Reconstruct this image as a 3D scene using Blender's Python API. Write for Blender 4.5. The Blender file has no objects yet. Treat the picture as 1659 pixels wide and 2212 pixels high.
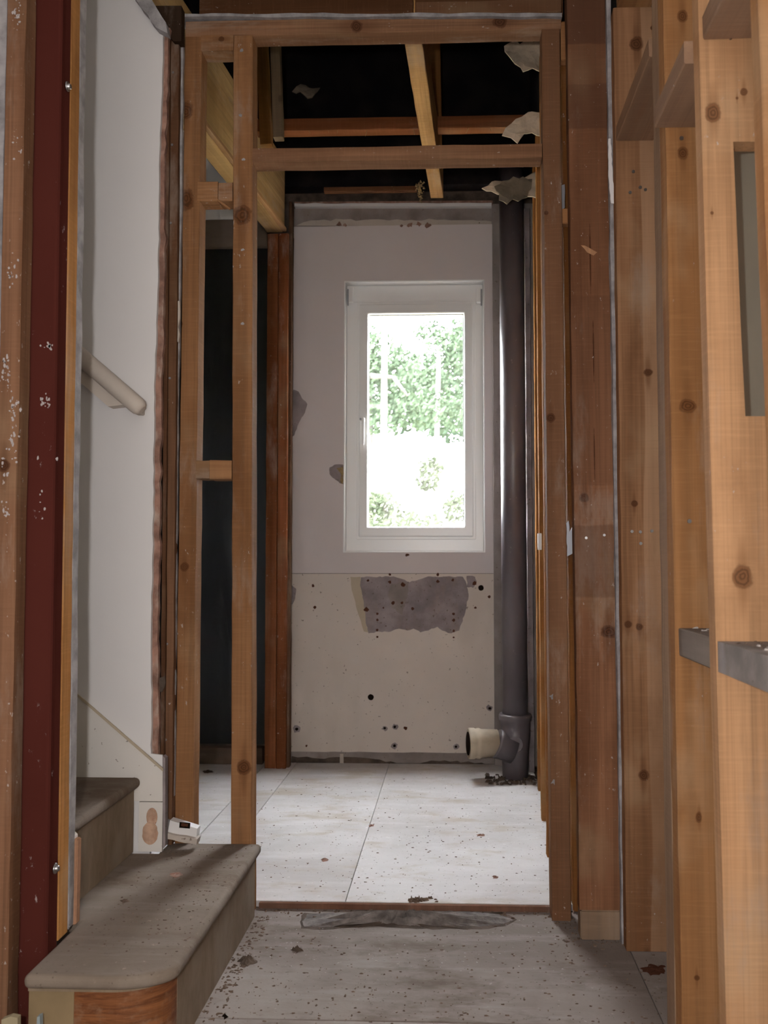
import bpy, math, random
from mathutils import Vector, Matrix
random.seed(7)
C = bpy.context.scene.collection

# ------------------------------------------------------------------ camera
W, H = 1659, 2212
F = 1935.0                      # focal length in pixels (a 28 mm lens held upright)
PX, PY = 910.0, 1106.0          # optical centre
CAMH = 0.95
pitch = math.atan(107 / F)
yaw = math.atan(70 / F * math.cos(pitch))
cd = bpy.data.cameras.new('camera'); cam = bpy.data.objects.new('camera', cd); C.objects.link(cam)
cd.sensor_fit = 'HORIZONTAL'; cd.sensor_width = 24.0; cd.lens = 24.0 * F / W
cd.shift_x = -(PX - W / 2) / W
cd.clip_start = 0.02
cd.dof.use_dof = True; cd.dof.focus_distance = 2.5; cd.dof.aperture_fstop = 5.6
cam.location = (0, 0, CAMH); cam.rotation_euler = (math.pi / 2 + pitch, 0, yaw)
bpy.context.scene.camera = cam
_R = Vector((math.cos(yaw), math.sin(yaw), 0))
_Fw = Vector((-math.sin(yaw) * math.cos(pitch), math.cos(yaw) * math.cos(pitch), math.sin(pitch)))
_U = _R.cross(_Fw)
def ray(u, v): return _R * ((u - PX) / F) + _U * ((PY - v) / F) + _Fw
def at(u, v, Y):                # point of the plane y = Y seen at a photo position
    d = ray(u, v); t = Y / d.y; return Vector((0, 0, CAMH)) + d * t
def atz(u, v, Z):
    d = ray(u, v); t = (Z - CAMH) / d.z; return Vector((0, 0, CAMH)) + d * t

# ------------------------------------------------------------------ world, lights, exposure
w = bpy.data.worlds.new('world'); bpy.context.scene.world = w; w.use_nodes = True
bg = w.node_tree.nodes['Background']; bg.inputs[0].default_value = (0.93, 0.93, 1.0, 1); bg.inputs[1].default_value = 58.0
def light(name, typ, loc, power, color, size=0.1, size_y=None, target=None):
    l = bpy.data.lights.new(name, typ); l.energy = power; l.color = color
    if typ == 'AREA':
        l.size = size
        if size_y: l.shape = 'RECTANGLE'; l.size_y = size_y
    elif typ == 'POINT': l.shadow_soft_size = size
    o = bpy.data.objects.new(name, l); C.objects.link(o); o.location = loc
    if target is not None: o.rotation_euler = (Vector(target) - Vector(loc)).to_track_quat('-Z', 'Y').to_euler()
    return o
sun = light('sun', 'SUN', (0, -5, 12), 14.0, (1, 0.96, 0.85), target=(1.5, 4, 0)); sun.data.angle = 0.02
light('camera_flash', 'POINT', (-0.115, -0.02, 1.0), 58.0, (1.0, 0.95, 0.92), 0.022)
light('room_fill_light', 'AREA', (0.1, -1.6, 1.3), 26.0, (1.0, 0.93, 0.86), 1.8, 1.6, target=(0.0, 2.5, 1.0))  # added soft fill from behind the camera, not an actual window
vs = bpy.context.scene.view_settings
vs.view_transform = 'Standard'; vs.look = 'None'; vs.gamma = 1; vs.use_curve_mapping = False; vs.exposure = 0.12

# ------------------------------------------------------------------ materials
class N:
    def __init__(s, name):
        s.m = bpy.data.materials.new(name); s.m.use_nodes = True; s.t = s.m.node_tree
        s.b = s.t.nodes['Principled BSDF']; s.out = s.t.nodes['Material Output']
    def n(s, typ, **kw):
        x = s.t.nodes.new(typ)
        for k, v in kw.items(): setattr(x, k, v)
        return x
    def set(s, sock, v):
        if isinstance(v, bpy.types.NodeSocket): s.t.links.new(v, sock)
        else: sock.default_value = v
    def mathn(s, op, a, b=0.0, c=0.0):
        x = s.n('ShaderNodeMath', operation=op)
        s.set(x.inputs[0], a); s.set(x.inputs[1], b); s.set(x.inputs[2], c); return x.outputs[0]
    def coord(s, offset=True):
        tc = s.n('ShaderNodeTexCoord').outputs['Object']
        if not offset: return tc
        oi = s.n('ShaderNodeObjectInfo')
        v = s.n('ShaderNodeVectorMath', operation='SCALE'); s.set(v.inputs[0], (13.1, 7.7, 5.3)); s.set(v.inputs[3], oi.outputs['Random'])
        a = s.n('ShaderNodeVectorMath', operation='ADD'); s.set(a.inputs[0], tc); s.set(a.inputs[1], v.outputs[0]); return a.outputs[0]
    def noise(s, co, scale, mul=(1, 1, 1), detail=4, rough=0.55, dist=0.0):
        mp = s.n('ShaderNodeMapping'); s.set(mp.inputs[0], co); mp.inputs['Scale'].default_value = mul
        x = s.n('ShaderNodeTexNoise'); s.set(x.inputs['Vector'], mp.outputs[0]); x.inputs['Scale'].default_value = scale
        x.inputs['Detail'].default_value = detail; x.inputs['Roughness'].default_value = rough; x.inputs['Distortion'].default_value = dist
        return x.outputs['Fac']
    def ramp(s, f, a, b):           # 0..1 smooth step between a and b
        x = s.n('ShaderNodeMapRange', interpolation_type='SMOOTHSTEP'); s.set(x.inputs[0], f)
        x.inputs[1].default_value = a; x.inputs[2].default_value = b; return x.outputs[0]
    def mix(s, f, a, b, blend='MIX'):
        x = s.n('ShaderNodeMix', data_type='RGBA', blend_type=blend)
        s.set(x.inputs[0], f)
        for k, v in ((6, a), (7, b)):
            if isinstance(v, tuple) and len(v) == 3: v = v + (1,)
            s.set(x.inputs[k], v)
        return x.outputs[2]
    def bump(s, h, strength=0.3, dist=0.002, prev=None):
        x = s.n('ShaderNodeBump'); s.set(x.inputs['Height'], h); x.inputs['Strength'].default_value = strength; x.inputs['Distance'].default_value = dist
        if prev: s.set(x.inputs['Normal'], prev)
        return x.outputs[0]
    def done(s, col=None, rough=0.8, normal=None, spec=0.3, metal=0.0):
        if col is not None: s.set(s.b.inputs['Base Color'], col + (1,) if isinstance(col, tuple) and len(col) == 3 else col)
        s.set(s.b.inputs['Roughness'], rough); s.b.inputs['Specular IOR Level'].default_value = spec; s.b.inputs['Metallic'].default_value = metal
        if normal: s.set(s.b.inputs['Normal'], normal)
        return s.m

def sc(c, k): return tuple(min(1, x * k) for x in c)
PINE = (0.33, 0.158, 0.062)
def wood(name, col=PINE, vary=0.42, knots=(), fleck=0.03, grey=0.0, rough=0.72, kcol=0.2, random_knots=True, saw=1.0, sap=None, bands=()):
    m = N(name); loc = m.coord(False); co = m.coord()
    # grain swings aside around each knot
    base = co
    g = m.noise(base, 1.0, (55, 55, 1.6), 5, 0.6, 0.35)
    g2 = m.noise(base, 1.0, (9, 9, 0.7), 3, 0.5, 0.6)
    light_c = sc(col, 1 + vary * 0.65); dark_c = tuple(a * b for a, b in zip(sc(col, 1 - vary * 0.75), (1, .9, .82)))
    c = m.mix(m.ramp(g2, 0.3, 0.7), dark_c, light_c)
    c = m.mix(m.mathn('MULTIPLY', m.ramp(g, 0.42, 0.66), 0.5), c, sc(col, 0.62))
    lines = m.noise(base, 1.0, (160, 160, 1.2), 3, 0.6)
    c = m.mix(m.mathn('MULTIPLY', m.ramp(lines, 0.5, 0.7), 0.42), c, sc(col, 0.55))
    if sap is not None:
        sx = m.n('ShaderNodeSeparateXYZ'); m.set(sx.inputs[0], loc)
        wob = m.mathn('ADD', sx.outputs[0], m.mathn('MULTIPLY', m.mathn('SUBTRACT', m.noise(loc, 1.3, detail=1), 0.5), 0.05))
        c = m.mix(m.mathn('MULTIPLY', m.ramp(wob, sap, sap + .004), 0.6), c, (0.5, 0.31, 0.19))
    st = m.noise(base, 2.2, (1, 1, 0.5), 4, 0.6)
    c = m.mix(m.mathn('MULTIPLY', m.ramp(st, 0.46, 0.7), 0.5), c, tuple(a * b for a, b in zip(sc(col, 0.5), (1.05, .92, .8))))
    c = m.mix(m.mathn('MULTIPLY', m.ramp(m.noise(base, 5.0, (1, 1, .6), 3), 0.55, 0.72), 0.35), c, sc((.52, .36, .22), 1 if col[0] > .3 else .6))
    sm = m.noise(base, 1.0, (14, 14, 210), 2, 0.5)            # marks of the saw
    c = m.mix(m.mathn('MULTIPLY', m.ramp(sm, 0.5, 0.75), 0.09 * saw), c, sc(col, 1.75))
    c = m.mix(m.mathn('MULTIPLY', m.ramp(sm, 0.5, 0.25), 0.09 * saw), c, sc(col, 0.45))
    if random_knots:
        mp = m.n('ShaderNodeMapping'); m.set(mp.inputs[0], co); mp.inputs['Scale'].default_value = (4.2, 4.2, 2.1)
        vo = m.n('ShaderNodeTexVoronoi'); m.set(vo.inputs['Vector'], mp.outputs[0]); vo.inputs['Scale'].default_value = 1.0
        d = m.mathn('ADD', vo.outputs['Distance'], m.mathn('MULTIPLY', m.noise(co, 40), 0.06))
        c = m.mix(m.mathn('MULTIPLY', m.ramp(d, 0.09, 0.05), 0.72), c, tuple(a * b for a, b in zip(sc(col, 0.28), (1, .8, .75))))
    for (p, r, asp) in knots:
        sub = m.n('ShaderNodeVectorMath', operation='SUBTRACT'); m.set(sub.inputs[0], loc); sub.inputs[1].default_value = p
        mu = m.n('ShaderNodeVectorMath', operation='MULTIPLY'); m.set(mu.inputs[0], sub.outputs[0]); mu.inputs[1].default_value = (1, 1, 1 / asp)
        ln = m.n('ShaderNodeVectorMath', operation='LENGTH'); m.set(ln.inputs[0], mu.outputs[0])
        d = m.mathn('ADD', ln.outputs['Value'], m.mathn('MULTIPLY', m.mathn('SUBTRACT', m.noise(loc, 50), 0.5), r * 0.9))
        # tail of dark grain above and below
        mu2 = m.n('ShaderNodeVectorMath', operation='MULTIPLY'); m.set(mu2.inputs[0], sub.outputs[0]); mu2.inputs[1].default_value = (1.6, 1.0, 0.28)
        ln2 = m.n('ShaderNodeVectorMath', operation='LENGTH'); m.set(ln2.inputs[0], mu2.outputs[0])
        c = m.mix(m.mathn('MULTIPLY', m.ramp(ln2.outputs['Value'], r * 1.5, r * 0.4), 0.55), c, tuple(a * b for a, b in zip(sc(col, 0.5), (1, .85, .75))))
        ring = m.mathn('SINE', m.mathn('MULTIPLY', d, 17.0 / r))
        kc = m.mix(m.ramp(ring, -0.8, 1), tuple(a * b for a, b in zip(sc(col, 0.22), (1, .8, .75))), tuple(a * b for a, b in zip(sc(col, 0.40), (1, .78, .68))))
        c = m.mix(m.mathn('MULTIPLY', m.ramp(d, r * 1.2, r * 0.8), 0.88), c, kc)
    bl = m.noise(co, 3.6, (1, 1, .45), 6, 0.65)
    c = m.mix(m.mathn('MULTIPLY', m.ramp(bl, 0.52, 0.68), 0.42), c, tuple(a * b for a, b in zip(sc(col, 0.42), (1, .85, .75))))
    c = m.mix(m.mathn('MULTIPLY', m.ramp(m.noise(co, 6.5, (1, 1, .3), 6, .7), 0.54, 0.70), 0.33), c, (0.40, 0.33, 0.28))
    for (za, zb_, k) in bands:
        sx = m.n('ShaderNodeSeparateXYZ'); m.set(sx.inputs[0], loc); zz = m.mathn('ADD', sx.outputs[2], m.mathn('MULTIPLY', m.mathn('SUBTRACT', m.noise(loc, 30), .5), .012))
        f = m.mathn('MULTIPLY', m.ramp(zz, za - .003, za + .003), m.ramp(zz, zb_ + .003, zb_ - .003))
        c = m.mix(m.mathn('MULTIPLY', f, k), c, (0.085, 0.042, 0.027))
    if grey: c = m.mix(m.mathn('ADD', m.mathn('MULTIPLY', m.ramp(m.noise(co, 7, (1, 1, .4)), 0.35, 0.65), 0.5 * grey), 0.5 * grey), c, (0.2, 0.165, 0.14))
    if fleck:
        fl = m.mathn('MULTIPLY', m.ramp(m.noise(co, 90, (1, 1, .6), 3, 0.7), 0.66 , 0.72), m.ramp(m.noise(co, 4.5, detail=2), 0.6 - fleck * 2, 0.72 - fleck * 2))
        c = m.mix(m.mathn('MULTIPLY', fl, 0.7), c, (0.5, 0.45, 0.42))
    b = m.bump(sm, 0.25 * saw, 0.0012); b = m.bump(g, 0.35, 0.0015, b)
    return m.done(c, min(1, rough + .2), b, 0.02)

def plaster(name, col, mott=0.1, scale=2.5, rough=0.85, specks=0.0, speckcol=(.12, .08, .06), bumpk=0.25, stain=None):
    m = N(name); co = m.coord()
    n1 = m.noise(co, scale, detail=6, rough=0.6)
    c = m.mix(m.ramp(n1, 0.3, 0.72), sc(col, 1 - mott), sc(col, 1 + mott * 0.7))
    if stain: c = m.mix(m.mathn('MULTIPLY', m.ramp(m.noise(co, scale * 1.7, (1, 1, .45), detail=5), 0.5, 0.75), 0.6), c, stain)
    if specks:
        c = m.mix(m.mathn('MULTIPLY', m.ramp(m.noise(co, 75, detail=2), 0.72 - specks * .1, 0.76 - specks * .1), 0.7), c, speckcol)
    b = m.bump(m.noise(co, 180, detail=2), bumpk, 0.001); b = m.bump(n1, bumpk, 0.003, b)
    return m.done(c, rough, b, 0.25)

def plain(name, col, rough=0.5, metal=0.0, spec=0.5): return N(name).done(col, rough, None, spec, metal)

M = {}
M['white_wall'] = plaster('white_wall', (0.74, 0.725, 0.735), 0.03, 1.2, 0.8, bumpk=0.12)
M['board_core'] = plaster('board_core', (0.30, 0.17, 0.13), 0.4, 25, 0.95, bumpk=0.8, stain=(0.55, .45, .38))
M['plaster_edge'] = plaster('plaster_edge', (0.33, 0.315, 0.325), 0.35, 22, 0.9, bumpk=0.8)
M['lilac_wall'] = plaster('lilac_wall', (0.70, 0.645, 0.65), 0.05, 1.5, 0.85, bumpk=0.2)
M['cream_wall'] = plaster('cream_wall', (0.72, 0.645, 0.59), 0.08, 1.6, 0.85, specks=0.2, bumpk=0.25, stain=(0.56, 0.49, 0.43))
M['ceiling_white'] = plain('ceiling_white', (.9, .9, .9), .8)
M['cream_paint'] = plaster('cream_paint', (0.50, 0.42, 0.32), 0.08, 6, 0.85)
M['grey_render'] = plaster('grey_render', (0.31, 0.265, 0.275), 0.3, 9, 0.95, specks=0.5, bumpk=0.7, stain=(0.30, 0.235, .2))
M['grey_band'] = plaster('grey_band', (0.30, 0.26, 0.245), 0.25, 6, 0.95, specks=.4, bumpk=0.6, stain=(0.17, 0.13, 0.11))
M['pale_band'] = plaster('pale_band', (0.52, 0.46, 0.41), 0.1, 8, 0.95, specks=.3, bumpk=0.6)
M['dirt'] = plaster('dirt', (0.10, 0.075, 0.06), 0.5, 14, 1.0, bumpk=1.0)
M['hole'] = plain('hole', (0.012, 0.008, 0.006), 1.0, 0, 0)
M['rust_spot'] = plain('rust_spot', (0.09, 0.035, 0.02), 1.0, 0, 0.1)
M['green_grey_wall'] = plaster('green_grey_wall', (0.40, 0.375, 0.30), 0.08, 4, 0.85)
M['white_plastic'] = plain('white_plastic', (0.88, 0.885, 0.89), 0.28)
M['seal'] = plain('seal', (0.10, 0.10, 0.10), 0.6)
M['steel_bright'] = plain('steel_bright', (0.62, 0.62, 0.65), 0.32, 1.0)
M['nail_steel'] = plain('nail_steel', (0.40, 0.38, 0.37), 0.35, 1.0)
M['grey_metal'] = plain('grey_metal', (0.30, 0.31, 0.34), 0.45, 0.6)
def red_oxide():
    m = N('red_oxide'); co = m.coord()
    c = m.mix(m.noise(co, 3, detail=5), (0.058, 0.0145, 0.011), (0.10, 0.027, 0.021))
    fl = m.mathn('MULTIPLY', m.ramp(m.noise(co, 55, (1, 1, .6), 5, 0.75), 0.63, 0.70), m.ramp(m.noise(co, 5, detail=2), 0.52, 0.6))
    c = m.mix(m.mathn('MULTIPLY', fl, 0.7), c, (0.5, 0.44, 0.44))
    return m.done(c, 0.75, m.bump(m.noise(co, 60), 0.15, 0.001), 0.0)
M['red_oxide'] = red_oxide()
def pvc():
    m = N('grey_pvc'); co = m.coord()
    c = m.mix(m.ramp(m.noise(co, 5, (1, 1, .5), 5), 0.3, 0.7), (0.115, 0.098, 0.11), (0.175, 0.155, 0.168))
    c = m.mix(m.mathn('MULTIPLY', m.ramp(m.noise(co, 60, detail=2), 0.7, 0.75), 0.6), c, (0.3, .27, .27))
    return m.done(c, 0.38, m.bump(m.noise(co, 30), 0.05, 0.001), 0.55)
M['grey_pvc'] = pvc()
M['cream_pvc'] = plaster('cream_pvc', (0.56, 0.48, 0.37), 0.12, 12, 0.6, bumpk=0.1, stain=(0.36, 0.3, 0.22))
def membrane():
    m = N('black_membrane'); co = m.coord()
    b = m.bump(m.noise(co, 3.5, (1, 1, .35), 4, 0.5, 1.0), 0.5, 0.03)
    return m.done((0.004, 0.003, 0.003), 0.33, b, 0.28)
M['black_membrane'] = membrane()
def felt():
    m = N('roof_felt'); co = m.coord()
    c = m.mix(m.ramp(m.noise(co, 8, detail=6), 0.4, 0.75), (0.006, 0.005, 0.006), (0.017, 0.013, 0.012))
    return m.done(c, 0.85, m.bump(m.noise(co, 60), .4, .003), 0.1)
M['roof_felt'] = felt()
def floor_mat(name, ca, cb, dust, stain, along=(1, 9, 1)):
    m = N(name); co = m.coord()
    n1 = m.noise(co, 1.6, detail=7, rough=0.65); n2 = m.noise(co, 3.0, (1.0, 6.0, 1), 6, 0.65)
    c = m.mix(m.ramp(n1, 0.32, 0.68), ca, cb)
    c = m.mix(m.mathn('MULTIPLY', m.ramp(n2, 0.48, 0.72), 0.5), c, dust)
    c = m.mix(m.mathn('MULTIPLY', m.ramp(m.noise(co, 3.3, (1, 2.2, 1), 6, .7), 0.50, 0.70), 0.7), c, stain)
    c = m.mix(m.mathn('MULTIPLY', m.ramp(m.noise(co, 85, detail=3, rough=.7), 0.65, 0.7), 0.75), c, (0.09, 0.065, 0.05))
    c = m.mix(m.mathn('MULTIPLY', m.ramp(m.noise(co, 48, detail=3, rough=.7), 0.67, 0.73), 0.5), c, sc(cb, 1.5))
    b = m.bump(m.noise(co, 120, detail=3), 0.5, 0.0015); b = m.bump(n2, 0.25, 0.002, b)
    return m.done(c, 0.9, b, 0.2)
M['floor_near'] = floor_mat('floor_near', (0.20, 0.165, 0.145), (0.31, 0.268, 0.248), (0.36, .325, .31), (0.125, 0.09, 0.068))
M['floor_back'] = floor_mat('floor_back', (0.52, 0.49, 0.48), (0.68, 0.65, 0.65), (0.74, .71, .71), (0.46, 0.39, 0.31))
M['tread'] = floor_mat('tread', (0.17, 0.132, 0.103), (0.255, 0.21, 0.172), (0.28, .245, .215), (0.13, .085, .055))
def riser_mat():
    m = N('riser'); co = m.coord()
    n = m.noise(co, 1.0, (25, 25, 10), 5, 0.7)
    c = m.mix(m.ramp(n, 0.3, 0.7), (0.205, 0.15, 0.10), (0.27, 0.205, 0.145))
    c = m.mix(m.mathn('MULTIPLY', m.ramp(m.noise(co, 5), 0.5, 0.7), .35), c, (0.33, 0.28, 0.23))
    return m.done(c, 0.8, m.bump(n, .2, .001), .2)
M['riser'] = riser_mat()
def bull_mat():
    m = N('scraped_brown'); co = m.coord()
    n = m.noise(co, 1.0, (9, 9, 90), 5, 0.7, 1.2)
    c = m.mix(m.ramp(n, 0.3, 0.72), (0.11, 0.035, 0.012), (0.26, 0.10, 0.036))
    c = m.mix(m.mathn('MULTIPLY', m.ramp(m.noise(co, 16, (1, 1, 1.6), 6, .7), 0.48, 0.62), 0.7), c, (0.24, 0.13, .075))
    return m.done(c, 0.55, m.bump(n, .3, .0015), .3)
M['scraped_brown'] = bull_mat()
M['olive_paint'] = plaster('olive_paint', (0.25, 0.18, 0.10), 0.15, 7, 0.7)
M['beige_panel'] = plaster('beige_panel', (0.36, 0.28, 0.19), 0.15, 8, 0.8, stain=(.30, .22, .14))
M['filler'] = plaster('filler', (0.56, 0.37, 0.27), 0.25, 30, 0.9, specks=.7, speckcol=(.2, .07, .04), stain=(.36, .17, .11))
M['string_paint'] = plaster('string_paint', (0.70, 0.67, 0.64), 0.05, 3, 0.7, specks=.15)
M['rail_wood'] = plaster('rail_wood', (0.62, 0.55, 0.49), 0.1, 4, 0.6, bumpk=.1)
M['debris'] = plaster('debris', (0.17, 0.12, 0.09), 0.5, 60, 1.0, bumpk=.6)
M['debris_pale'] = plaster('debris_pale', (0.55, 0.50, 0.47), 0.3, 60, 1.0, bumpk=.6)
M['mortar'] = plaster('mortar', (0.20, 0.175, 0.165), 0.45, 26, 1.0, bumpk=1.0, stain=(.1, .08, .07))
M['torn_paper'] = plaster('torn_paper', (0.60, 0.50, 0.38), 0.25, 18, 0.9, bumpk=.5, stain=(.3, .24, .18))
M['torn_dark'] = plaster('torn_dark', (0.20, 0.165, 0.12), 0.2, 18, 0.9, bumpk=.5)
M['fluff'] = plaster('fluff', (0.34, 0.24, 0.12), 0.4, 60, 1.0, bumpk=1)
M['outer_shell'] = plaster('outer_shell', (0.30, 0.25, 0.21), 0.1, 3)
def glass():
    m = N('window_glass')
    tr = m.n('ShaderNodeBsdfTransparent'); tr.inputs[0].default_value = (.95, .97, .95, 1)
    gl = m.n('ShaderNodeBsdfGlossy'); gl.inputs['Roughness'].default_value = 0.02
    di = m.n('ShaderNodeBsdfDiffuse'); di.inputs[0].default_value = (.85, .85, .8, 1)
    mx = m.n('ShaderNodeMixShader'); mx.inputs[0].default_value = 0.05
    mx2 = m.n('ShaderNodeMixShader')
    co = m.coord(); m.set(mx2.inputs[0], m.mathn('ADD', m.mathn('MULTIPLY', m.ramp(m.noise(co, 70, detail=2), 0.66, 0.74), 0.10), 0.03))
    m.t.links.new(tr.outputs[0], mx.inputs[1]); m.t.links.new(gl.outputs[0], mx.inputs[2])
    m.t.links.new(mx.outputs[0], mx2.inputs[1]); m.t.links.new(di.outputs[0], mx2.inputs[2])
    m.t.links.new(mx2.outputs[0], m.out.inputs[0]); return m.m
M['glass'] = glass()

# ------------------------------------------------------------------ builders
def tag(o, label=None, cat=None, group=None, kind=None):
    if label: o['label'] = label
    if cat: o['category'] = cat
    if group: o['group'] = group
    if kind: o['kind'] = kind
    return o
def empty(name, loc, label=None, cat=None, group=None, kind=None):
    o = bpy.data.objects.new(name, None); C.objects.link(o); o.location = loc; o.empty_display_size = .05
    return tag(o, label, cat, group, kind)
def wloc(o):
    v = Vector((0, 0, 0))
    while o is not None: v = v + o.location; o = o.parent
    return v
def wmat(o):
    m = o.matrix_basis.copy()
    while o.parent is not None: o = o.parent; m = o.matrix_basis @ m
    return m
def link(name, verts, faces, mat, parent=None, origin=None, rot=None, smooth=False, label=None):
    """verts in world space; stored local to origin (and rot), then parented."""
    if origin is None:
        origin = Vector((0, 0, 0))
        for v in verts: origin += Vector(v)
        origin /= len(verts)
    T = Matrix.Translation(origin) @ (rot.to_4x4() if rot else Matrix.Identity(4))
    inv = T.inverted()
    me = bpy.data.meshes.new(name); me.from_pydata([inv @ Vector(v) for v in verts], [], faces); me.update()
    import bmesh
    bm = bmesh.new(); bm.from_mesh(me); bmesh.ops.recalc_face_normals(bm, faces=bm.faces); bm.to_mesh(me); bm.free()
    o = bpy.data.objects.new(name, me); C.objects.link(o)
    if mat: me.materials.append(M[mat] if isinstance(mat, str) else mat)
    if smooth:
        for p in me.polygons: p.use_smooth = True
    if parent is not None:
        o.parent = parent; T = wmat(parent).inverted() @ T
    o.matrix_basis = T
    if label: o['label'] = label
    return o

def beam(name, p0, p1, w, h, mat, parent=None, up=None, jit=0.0009, ch=0.0022, seg=0.08, label=None, knots=(), **wk):
    """A sawn timber from p0 to p1: w across, h along 'up'. mat may be a wood() keyword dict."""
    p0, p1 = Vector(p0), Vector(p1); d = p1 - p0; L = d.length; z = d.normalized()
    if up is None: up = Vector((0, 1, 0)) if abs(z.z) > 0.7 else Vector((0, 0, 1))
    x = up.cross(z).normalized(); y = z.cross(x).normalized()
    R = Matrix((x, y, z)).transposed(); mid = (p0 + p1) / 2
    n = max(2, min(40, int(L / seg)));
    hw, hh = w / 2, h / 2
    prof = [(-hw + ch, -hh), (hw - ch, -hh), (hw, -hh + ch), (hw, hh - ch), (hw - ch, hh), (-hw + ch, hh), (-hw, hh - ch), (-hw, -hh + ch)]
    V = []; Fc = []
    for i in range(n + 1):
        t = -L / 2 + L * i / n
        for (a, b) in prof:
            V.append(mid + R @ Vector((a + random.uniform(-jit, jit), b + random.uniform(-jit, jit), t)))
    for i in range(n):
        for k in range(8):
            a = i * 8 + k; b = i * 8 + (k + 1) % 8; Fc.append((a, b, b + 8, a + 8))
    Fc.append(tuple(range(8))); Fc.append(tuple(range(n * 8, n * 8 + 8)))
    if isinstance(mat, dict):
        inv = (Matrix.Translation(mid) @ R.to_4x4()).inverted()
        kn = [(tuple(inv @ Vector(p)), r, a) for (p, r, a) in knots]
        mat = wood('wood_' + name, knots=kn, **mat)
    return link(name, V, Fc, mat, parent, mid, R, label=label)

def vb(name, Y, depth, a, b, z0, z1, mat, parent=None, label=None, knots=(), **k):
    """upright timber whose near face (plane y=Y) shows its left and right edges at a=(v,uL,uR) and b=(v,uL,uR)."""
    aL, aR, bL, bR = at(a[1], a[0], Y), at(a[2], a[0], Y), at(b[1], b[0], Y), at(b[2], b[0], Y)
    ca, cb = (aL + aR) / 2, (bL + bR) / 2; wd = ((aR.x - aL.x) + (bR.x - bL.x)) / 2
    s = (cb.x - ca.x) / (cb.z - ca.z)
    f = lambda z: Vector((ca.x + s * (z - ca.z), Y + depth / 2, z))
    kn = [(at(u, v, Y), r, asp) for (u, v, r, asp) in knots]
    o = beam(name, f(z0), f(z1), wd, depth, mat, parent, label=label, knots=kn, **k)
    return o

def box(name, x0, x1, y0, y1, z0, z1, mat, parent=None, bev=0.002, label=None, kind=None):
    import bmesh
    bm = bmesh.new(); bmesh.ops.create_cube(bm, size=1)
    for v in bm.verts: v.co = Vector(((v.co.x) * (x1 - x0), v.co.y * (y1 - y0), v.co.z * (z1 - z0)))
    if bev: bmesh.ops.bevel(bm, geom=bm.edges[:], offset=min(bev, .3 * min(x1 - x0, y1 - y0, z1 - z0)), segments=2, affect='EDGES', clamp_overlap=True)
    me = bpy.data.meshes.new(name); bm.to_mesh(me); bm.free()
    me.materials.append(M[mat] if isinstance(mat, str) else mat)
    o = bpy.data.objects.new(name, me); C.objects.link(o)
    c = Vector(((x0 + x1) / 2, (y0 + y1) / 2, (z0 + z1) / 2))
    if parent is not None: o.parent = parent; c = wmat(parent).inverted() @ c
    o.location = c
    if label: o['label'] = label
    if kind: o['kind'] = kind
    return o

def rag(pts, step, amp, edges=None):
    out = []
    n = len(pts)
    for i in range(n):
        a, b = Vector(pts[i]), Vector(pts[(i + 1) % n]); L = (b - a).length; k = max(1, int(L / step))
        d = (b - a).normalized() if L else Vector((1, 0)); nrm = Vector((-d.y, d.x))
        for j in range(k):
            p = a + (b - a) * j / k
            if edges is None or i in edges:
                if j: p = p + nrm * random.uniform(-amp, amp) + d * random.uniform(-.3, .3) * step
            out.append((p.x, p.y))
    return out
def prism(name, pts, y0, y1, mat, parent=None, label=None):
    """outline in (x, z), extruded from y0 to y1"""
    n = len(pts); V = [(p[0], y0, p[1]) for p in pts] + [(p[0], y1, p[1]) for p in pts]
    Fc = [tuple(range(n)), tuple(range(n, 2 * n))] + [(i, (i + 1) % n, n + (i + 1) % n, n + i) for i in range(n)]
    return link(name, V, Fc, mat, parent, label=label)
def pxs(pts, Y): return [(p.x, p.z) for p in (at(u, v, Y) for u, v in pts)]
def prismX(name, pts, x0, x1, mat, parent=None, label=None):
    """outline in (y, z), extruded along x"""
    n = len(pts); V = [(x0, p[0], p[1]) for p in pts] + [(x1, p[0], p[1]) for p in pts]
    Fc = [tuple(range(n)), tuple(range(n, 2 * n))] + [(i, (i + 1) % n, n + (i + 1) % n, n + i) for i in range(n)]
    return link(name, V, Fc, mat, parent, label=label)
def prismZ(name, pts, z0, z1, mat, parent=None, label=None, bev=0):
    n = len(pts); V = [(p[0], p[1], z0) for p in pts] + [(p[0], p[1], z1) for p in pts]
    Fc = [tuple(range(n)), tuple(range(n, 2 * n))] + [(i, (i + 1) % n, n + (i + 1) % n, n + i) for i in range(n)]
    o = link(name, V, Fc, mat, parent, label=label)
    if bev:
        b = o.modifiers.new('b', 'BEVEL'); b.width = bev; b.segments = 4; b.limit_method = 'ANGLE'; b.angle_limit = 1.0
    return o
def tube(name, p0, p1, r, mat, parent=None, n=24, prof=None, label=None):
    """prof: list of (t 0..1, radius)"""
    p0, p1 = Vector(p0), Vector(p1); d = p1 - p0; L = d.length; R = d.to_track_quat('Z', 'Y').to_matrix()
    prof = prof or [(0, r), (1, r)]; V = []; Fc = []
    for (t, rr) in prof:
        for k in range(n):
            a = 2 * math.pi * k / n; V.append(p0 + R @ Vector((rr * math.cos(a), rr * math.sin(a), t * L)))
    for i in range(len(prof) - 1):
        for k in range(n):
            a = i * n + k; b = i * n + (k + 1) % n; Fc.append((a, b, b + n, a + n))
    Fc.append(tuple(range(n))); Fc.append(tuple(range((len(prof) - 1) * n, len(prof) * n)))
    o = link(name, V, Fc, mat, parent, (p0 + p1) / 2, R, label=label)
    for p in o.data.polygons: p.use_smooth = len(p.vertices) == 4
    return o
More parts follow.
